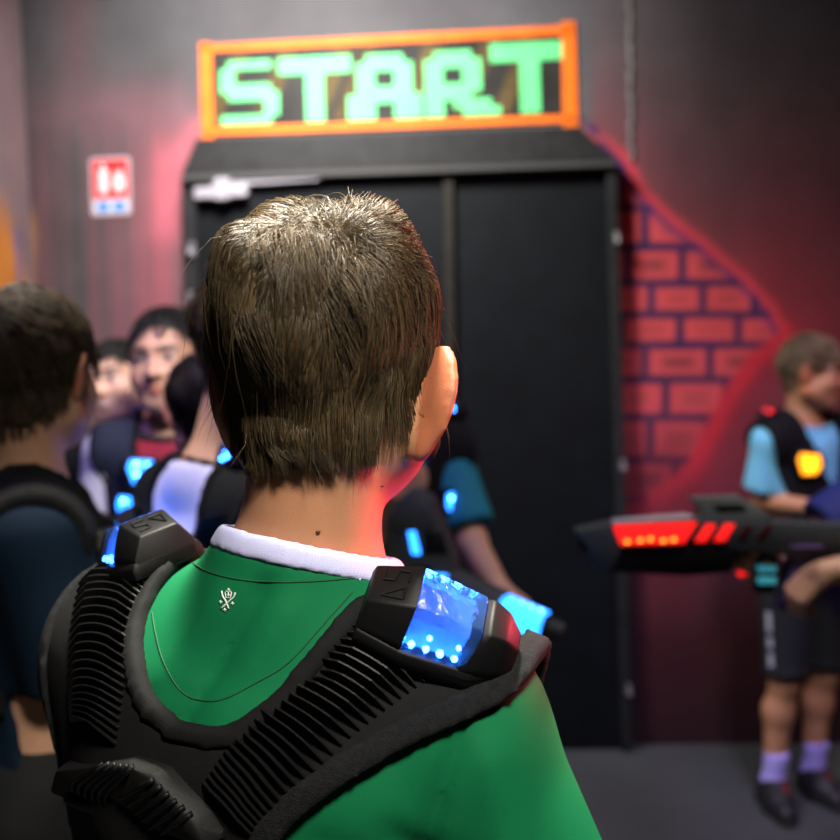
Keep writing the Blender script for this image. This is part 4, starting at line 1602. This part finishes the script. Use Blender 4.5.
# E: the one in teal, beyond the green shirt
e_yaw = 200
pE = put(388, 372, 2.25, e_yaw, 1.55, .015, label='person in a teal t-shirt mostly hidden behind the green shirt, arm reaching for a gun',
         hair_mat=M['dark_hair'], hair_col=(.03, .02, .012), strands=800, hair_r=.0009, len=.04, shirt_mat=M['teal_cloth'], sleeve=.86, sl1=.056)
lE = lambda px, py, y: lpt(pE['loc'], e_yaw, at(px, py, y))
wE = lE(497, 586, 1.98)
pE.update(armL=dict(el=lE(471, 542, 2.22), wr=wE, f=(-.5, .8, -.5), n=(.3, -.2, -1), curl=(38, 45, 30), thumb_dir=(.6, .3, .6)),
          armR=dict(el=lE(372, 530, 2.16), wr=lE(388, 494, 2.10), f=(-.9, .1, .3), n=(0, -1, 0), curl=(50, 70, 40), thumb_dir=(0, 0, 1)),
          fine=[(wE + np.array([-.03, .05, -.03]), .08, .005), (lE(425, 480, 2.03), .07, .005)])
E_ = figure(pE)
vest(E_, 'black vest with blue lights over the teal t-shirt', chest=(), wide=1.1, sx=.135)
h = E_.vb.ray_cast(Vector((-.106, .6, 1.085 * E_.s)), Vector((0, -1, 0)))
if h[0] is None: h = E_.vb.find_nearest(Vector((-.12, .12, 1.085 * E_.s)))
chest_sensor(E_.vest, h[0] + h[1] * .01, h[1], -1, 'blue', .9)

# F: the boy at the right in light blue
f_yaw = -155
pF = put(812, 372, 3.10, f_yaw, 1.47, .025, head_rot=(40, 8, 0), label='person at the right in a light blue t-shirt and black shorts, looking aside',
         hair_col=(.15, .10, .05), strands=2000, hair_r=.0009, len=.05, lift=.016, ear_out=(.5, .6), shirt_mat=M['sky_cloth'], sleeve=.80, sl1=.062, trouser_z=.435, trouser_loose=.020,
         hair_z=[-.060, -.058, -.040, .004, .018, .026, .050, .068, .075], skin=(.56, .27, .14))
lF = lambda px, py, y: lpt(pF['loc'], f_yaw, at(px, py, y))
pF.update(armR=dict(el=lF(763, 500, 3.12), wr=lF(838, 512, 2.86), f=(-.8, .5, 0), n=(0, 0, -1)), armL=dict(el=(-.20, .02, .95), wr=(-.05, .22, .99)))
M['sock_cloth'] = mat('sock_cloth', (.48, .42, .95), .9, bump=(500, .0006))  # violet tint holds the socks' ultraviolet glow
M['red_lace'] = mat('red_lace', (.55, .02, .03), .8)
pF.update(toe_x=.05, leg={1: np.array([[.085, 0, .79], [.104, .015, .42], [.122, -.02, .075]]) * .98, -1: np.array([[-.068, 0, .79], [-.066, .015, .42], [-.052, -.02, .075]]) * .98})
pF.update(sock_mat=M['sock_cloth'], lace_mat=M['red_lace'])
F_ = figure(pF)
vest(F_, 'black vest with glowing red and amber lights over the light blue t-shirt', 'red', chest_z=1.115, chest_x=.085, cs=1.2, wide=1.12, shoulder=(1,), ssc=.6, sx=.15)
# pale marks down the side of the shorts
M['pale_print'] = mat('pale_print', (.42, .44, .46), .8)
tb = bvh_of(F_.trousers)
for (y0, y1) in ((612, 632), (637, 648), (653, 667)):
    P, N, W = [], [], []
    m = FIm = (Matrix.Translation(pF['loc']) @ Matrix.Rotation(f_yaw * D2R, 4, 'Z')).inverted()
    for yy in np.linspace(y0, y1, 6):
        h = tb.ray_cast(m @ CAM_O, m.to_3x3() @ ray(768.5 + (yy - 612) * .05, yy))
        if h[0] is not None:
            P.append(h[0]); N.append(h[1]); W.append(Vector((.0, 1, 0)).cross(h[1]).cross(h[1]).normalized() * .009)
    if len(P) > 2:
        up = (P[0] - P[-1]).normalized()
        W = [n.cross(up).normalized() * .009 for n in N]
        mb = MB(); mb.ribbon(P, N, W, .0015)
        mb.build('side_print', M['pale_print'], F_.trousers)
# ------------------------------------------------------------------ laser tag guns
def gun_frame(loc, ax, up):
    ax, up = Vector(ax).normalized(), Vector(up)
    up = (up - ax * up.dot(ax)).normalized()
    sd = ax.cross(up)
    m = Matrix((( ax.x, sd.x, up.x, loc[0]), (ax.y, sd.y, up.y, loc[1]), (ax.z, sd.z, up.z, loc[2]), (0, 0, 0, 1)))
    return m


X_, Y_, Z_ = (1, 0, 0), (0, 1, 0), (0, 0, 1)


def big_gun(label):
    """x runs from the muzzle (0) back, z up, y across"""
    o = empty('laser_tag_gun', (0, 0, 0), 0, label, 'toy gun')
    ax = lambda *P: [(x, z) for x, z in P]
    def pr(name, P, t, m, parent=o, bev=.004, y=0.):
        mb = MB(); mb.prism(P, t, (X_, Z_, Y_), (0, y, 0), bev)
        return mb.build(name, m, parent, auto=35)
    pr('body', [(.060, -.002), (.235, .006), (.50, -.012), (.62, -.015), (.64, -.05), (.60, -.075), (.44, -.078), (.30, -.060), (.30, -.038), (.085, -.045)], .026, M['gun_grey'], bev=.006)
    pr('lower_body', [(.040, -.040), (.30, -.045), (.33, -.070), (.31, -.105), (.22, -.110), (.060, -.098)], .022, M['shell'], bev=.006)
    pr('muzzle', [(.0, -.015), (.075, -.0), (.092, -.042), (.070, -.095), (.045, -.092), (.03, -.06)], .029, M['gun_grey'], bev=.005)
    mb = MB(); mb.cyl((.012, 0, -.045), (.04, 0, -.045), .012, .014, 20); mb.build('barrel', M['shell'], o, auto=35)
    sg = pr('sight', [(.232, .044), (.252, .014), (.240, .004), (.40, -.002), (.378, .012), (.330, .046)], .016, M['sight_grey'], bev=.002)
    mb = MB(); mb.prism([(.272, .030), (.330, .030), (.342, .016), (.284, .016)], .0172, (X_, Z_, Y_), (0, 0, 0), .001); mb.build('sight_window', M['shell'], sg)
    # the lit window along the side, its lamps, two slanted bars behind it
    for y in (-1, 1):
        w = pr('side_light', [(.070, -.004), (.238, -.0005), (.212, -.042), (.085, -.043)], .0022, M['red_light'], bev=.0008, y=y * .0275)
        for i in range(5):
            mb = MB(); mb.sphere((.098 + .023 * i + .003 * (i % 2), y * .030, -.036 + .002 * (i % 3)), (.0050, .0028, .0036), 10); mb.build('led', M['gun_led'], w, smooth=True)
        for x in (.245, .283):
            pr('light_bar', [(x + .010, -.006), (x + .030, -.007), (x + .010, -.040), (x - .012, -.040)], .0022, M['red_light'], bev=.0006, y=y * .0265)
        for x in (.325, .365):
            pr('unlit_bar', [(x + .010, -.010), (x + .026, -.011), (x + .008, -.038), (x - .008, -.038)], .0018, M['bar_dark'], bev=.0006, y=y * .0265)
        pr('purple_strip', [(.425, -.052), (.490, -.053), (.490, -.059), (.425, -.058)], .0018, M['purple_strip'], bev=.0004, y=y * .0275)
    pr('top_cover', [(.075, -.003), (.235, .004), (.232, .010), (.080, .002)], .020, M['clear_cover'], bev=.001)
    # grips and trigger
    pr('grip', [(.435, -.070), (.505, -.070), (.480, -.150), (.455, -.190), (.405, -.185), (.423, -.13)], .016, M['grip_violet'], bev=.006)
    fg_ = pr('fore_grip', [(.355, -.070), (.405, -.072), (.402, -.150), (.365, -.150)], .014, M['shell'], bev=.004)
    for z in (-.100, -.124):
        pr('lit_band', [(.362, z + .008), (.403, z + .006), (.403, z - .008), (.366, z - .008)], .0155, M['cyan_band'], fg_, bev=.002)
    mb = MB(); mb.sphere((.335, -.0, -.112), .006, 10); mb.cyl((.335, 0, -.112), (.365, 0, -.112), .003, n=8); mb.build('side_lamp', M['red_light'], o, smooth=True)
    mb = MB(); mb.tube([(.345, 0, -.074), (.375, 0, -.083), (.41, 0, -.078)], .006, 8); mb.build('trigger_guard', M['shell_grey'], o, smooth=True)
    return o


M['sight_grey'] = mat('sight_grey', (.11, .125, .12), .5)
M['bar_dark'] = mat('bar_dark', (.06, .006, .01), .3)
M['purple_strip'] = mat('purple_strip', (.16, .10, .30), .4)
M['clear_cover'] = mat('clear_cover', (.55, .55, .58), .15, spec=.6)
M['grip_violet'] = mat('grip_violet', (.045, .035, .12), .5)  # violet light on the grip is put into this colour
M['cyan_band'] = mat('cyan_band', (.08, .5, .62), .4, emit=(.05, .40, .50), estr=.35)

G1 = big_gun('long grey gun with a red lit window, pointing left at the right edge')
m0 = at(574, 522, 1.95)
G1.matrix_world = gun_frame(m0, (1, .06, -.012), (0, 0, 1))
P1 = lambda x, y, z: G1.matrix_world @ Vector((x, y, z))

# G: its owner, almost wholly beyond the right edge
g_yaw = 92
gl = (1.16, 2.02, 0)
lG = lambda p: lpt(gl, g_yaw, p)
wn, wf = at(823, 573, 1.90), P1(.425, -.03, -.155)
grip = P1(.455, 0, -.138)
pG = dict(H=1.58, loc=gl, yaw=g_yaw, label='person beyond the right edge, hand on the grip of the long grey gun, blue sleeve', hair_col=(.02, .015, .01), strands=600, hair_r=.0009, len=.04,
          shirt_mat=M['royal_cloth'], sleeve=.95, sl1=.062, skin=(.60, .33, .21))
elb_f = at(818, 536, 2.14)
pG.update(armL=dict(el=lG(at(915, 556, 1.90)), wr=lG(wn), f=lG(at(790, 601, 1.92)) - lG(wn), n=lG(wn + Vector((.5, .5, -.7))) - lG(wn), curl=(52, 66, 42), thumb=(.75, .45, .3), thumb_dir=(0, .5, 1)),
          armR=dict(el=lG(elb_f), wr=lG(P1(.425, -.050, -.120)), f=lG(P1(.375, 0, -.110)) - lG(P1(.425, -.050, -.120)), n=(-.4, .6, .2), curl=(45, 60, 40), thumb_dir=(0, 0, 1)),
          fine=[(lG(grip), .11, .0045), (lG(P1(.38, 0, -.11)), .06, .005)], sleeve_l=.3)
G_ = figure(pG)


def small_gun(label):
    """seen from behind its stock: x to the right, z up, y away; the barrel runs down to the right"""
    o = empty('laser_tag_gun', (0, 0, 0), 0, label, 'toy gun')
    def pr(name, P, y0, y1, m, parent=o, bev=.004):
        mb = MB(); mb.prism(P, (y1 - y0) / 2, (X_, Z_, Y_), (0, (y0 + y1) / 2, 0), bev)
        return mb.build(name, m, parent, auto=35)
    st = pr('stock', [(-.058, .052), (-.014, .102), (.030, .084), (.070, -.035), (.076, -.100), (-.068, -.105), (-.070, -.02)], -.035, .045, M['gun_grey'], bev=.012)
    pr('cheek_plate', [(-.050, .046), (-.012, .090), (.022, .074), (.036, .030), (-.040, .020)], -.043, -.030, M['gun_grey'], st, bev=.004)
    pr('recess_shade_plate', [(.012, .022), (.046, .022), (.058, -.020), (.012, -.020)], -.0372, -.030, M['shell'], st, bev=.001)  # dark plate standing in for the shade of a recess
    pr('slot', [(-.012, -.042), (.024, -.042), (.024, -.054), (-.012, -.054)], -.0372, -.030, M['shell'], st, bev=.001)
    pr('slit_light', [(-.018, .026), (-.004, .026), (.006, -.020), (-.010, -.020)], -.041, -.030, M['blue_light'], st, bev=.002)
    pr('screen', [(.020, -.058), (.058, -.058), (.062, -.072), (.022, -.072)], -.040, -.030, M['blue_light'], st, bev=.002)
    a, b = Vector((.02, .0, -.085)), Vector((.272, -.10, -.150))
    ax = (b - a).normalized()
    sd = ax.cross(Vector((0, 0, 1))).normalized(); up = sd.cross(ax)
    L = (b - a).length
    def seg(name, t0, t1, w0, h0, w1, h1, m, parent=o, bev=.003):
        mb = MB()
        pts = []
        for t, w, h in ((t0, w0, h0), (t1, w1, h1)):
            c = a + ax * t * L
            for u, v in ((-w, -h * .5), (w, -h * .5), (-w, h * .4), (w, h * .4), (-w * .6, -h), (w * .6, -h), (-w * .6, h), (w * .6, h)):
                pts.append(c + sd * u + up * v)
        mb.hull(pts, bev)
        return mb.build(name, m, parent, auto=35)
    seg('receiver', 0, .55, .034, .046, .028, .034, M['gun_grey'])
    seg('barrel_shroud', .5, .90, .024, .026, .021, .022, M['shell'])
    w = seg('light_window', .55, .86, .0265, .0285, .0235, .0245, M['blue_light'], bev=.002)
    for t in (.60, .67, .74, .81):
        mb = MB(); mb.sphere(a + ax * t * L + up * .023, .006, 8); mb.build('led', M['blue_led2'], w, smooth=True)
    mb = MB(); mb.cyl(a + ax * L * .88, a + ax * L * 1.0, .021, .017, 20); mb.build('muzzle', M['shell_grey'], o, auto=35)
    c = a + ax * L * .22
    mb = MB(); mb.hull([c + ax * u + sd * v - up * w_ for u, v, w_ in ((-.02, -.013, .02), (.025, -.013, .02), (-.02, .013, .02), (.025, .013, .02), (-.04, -.012, .12), (.0, -.012, .12), (-.04, .012, .12), (.0, .012, .12))], .003)
    mb.build('grip', M['shell'], o, auto=35)
    return o


M['blue_led2'] = mat('blue_led_soft', (.3, .7, 1), .3, emit=(.2, .6, 1), estr=5)
G2 = small_gun('grey gun with blue lights held across the teal t-shirt, muzzle to the right')
c_ = at(420, 540, 1.90)
G2.location = c_
G2.rotation_euler = (0, 0, -8 * D2R)
# ------------------------------------------------------------------ seams, emblem and small marks on the boy in front
def on(b, L, h):
    out = []
    for x, y in L:
        p, n = fgpx(x, y, b)
        if p is not None: out.append(p + n * h)
    return out


M['seam'] = mat('seam_thread', (.001, .060, .022), .8)
M['emblem'] = mat('emblem_print', (.62, .66, .62), .6)
for L in ([(152, 612), (155.6, 633.6), (163.6, 662), (180, 690), (200, 700), (224, 699), (257, 682), (289, 662), (330, 617), (352, 592)],
          [(190, 557), (196, 565), (212, 573), (240, 579.5), (281, 582), (330, 580), (390, 574)]):
    mb = MB(); mb.tube(on(FGB, spline(L, 60), .0001), .0006, 6)
    mb.build('seam', M['seam'], FG.shirt, smooth=True)
mb = MB()
em = [[(222.1, 590.8), (223.2, 596), (226, 600.5), (229.3, 608.7)], [(235.8, 592.6), (234, 597), (230, 600.5), (221.2, 608.7)],
      [(225.6, 592.2), (226.4, 597.6), (231, 597.6), (232, 592.4), (230.4, 591), (228.8, 592.2), (227.2, 591), (225.6, 592.2)], [(226.2, 595), (231.2, 595)], [(228.8, 592), (228.8, 597)],
      [(229, 588.2), (229, 591)], [(227.8, 589.4), (230.2, 589.4)]]
for cx, cy in ((221, 602), (232.8, 603.3), (225, 609.6)):
    em += [[(cx - 1.7, cy + .2), (cx + 1.7, cy - .2)], [(cx - .2, cy - 1.9), (cx + .2, cy + 1.9)]]
for i, L in enumerate(em):
    mb.tube(on(FGB, spline(L, 14) if len(L) in (3, 4) else L, .0006), .00062 if i < 2 else .00040, 6)
mb.build('emblem', M['emblem'], FG.shirt, smooth=True)
M['thread'] = mat('thread', (.55, .65, 1.), .8)
mb = MB(); mb.tube(on(FGB, [(355, 574), (358, 577), (360, 576), (358.5, 581)], .0012), .0006, 6)
mb.build('loose_thread', M['thread'], FG.shirt, smooth=True)
M['mole'] = mat('mole', (.06, .025, .015), .6)
bb = bvh_of(FG.body)
for x, y, r in ((318, 532, .0018), (339, 552, .0012), (382, 486, .0013)):
    p, n = fgpx(x, y, bb)
    if p is not None:
        mb = MB(); mb.sphere(p, (r, r, r * .6), 10); mb.build('mole', M['mole'], FG.root, smooth=True)
# ------------------------------------------------------------------ light
def area(name, loc, tgt, size, power, col, spread=None):
    l = bpy.data.lights.new(name, 'AREA'); l.energy = power; l.color = col; l.shape = 'DISK'; l.size = size
    if spread: l.spread = spread * D2R
    o = bpy.data.objects.new(name, l); COL.objects.link(o); o.location = loc
    o.rotation_euler = (Vector(tgt) - Vector(loc)).to_track_quat('-Z', 'Y').to_euler()
    return o


area('ceiling_lamp', (.06, .98, 2.75), (-.06, .76, 1.2), .25, 12, (1, .93, .78), 50)
area('ceiling_lamp', (.40, -.40, 2.6), (-.05, .72, 1.25), .30, 3.4, (1, .93, .80), 42)
area('sign_lamp', (-.5, 2.45, 2.95), (-.25, 3.63, 2.0), .5, 42, (1, .95, .92), 120)
area('ceiling_lamp', (-.62, 1.55, 2.75), (-.55, 1.45, 1.2), .25, 3.0, (1, .93, .78), 44)  # added to brighten the hair of the player at the left edge
area('room_lamp', (.0, 1.35, 2.35), (-.72, 2.45, 1.40), .3, 3.3, (1, .95, .9), 48)
area('ultraviolet_lamp', (-.75, 1.25, 2.7), (-.5, 2.6, .9), .3, 3.5, (.26, .20, 1), 80)
area('ultraviolet_lamp', (1.0, 2.0, 2.8), (1.15, 3.1, .15), .3, 2.5, (.24, .17, 1), 60)
area('red_lamp', (1.9, 2.4, 1.9), (.6, 3.4, 1.0), .3, 1.6, (1, .10, .12))
area('red_lamp', (.98, 1.30, 1.40), (-.0, .76, 1.36), .12, .85, (1, .07, .12), 26)
area('right_fill', (.90, 1.40, 2.9), (.95, 2.35, 1.1), .3, 6.5, (1, .92, .84), 75)  # unseen fill added to brighten the long gun and the players there
w = bpy.data.worlds.new('world'); SC.world = w; w.use_nodes = True
w.node_tree.nodes['Background'].inputs[0].default_value = (.75, .8, 1, 1)
w.node_tree.nodes['Background'].inputs[1].default_value = .02
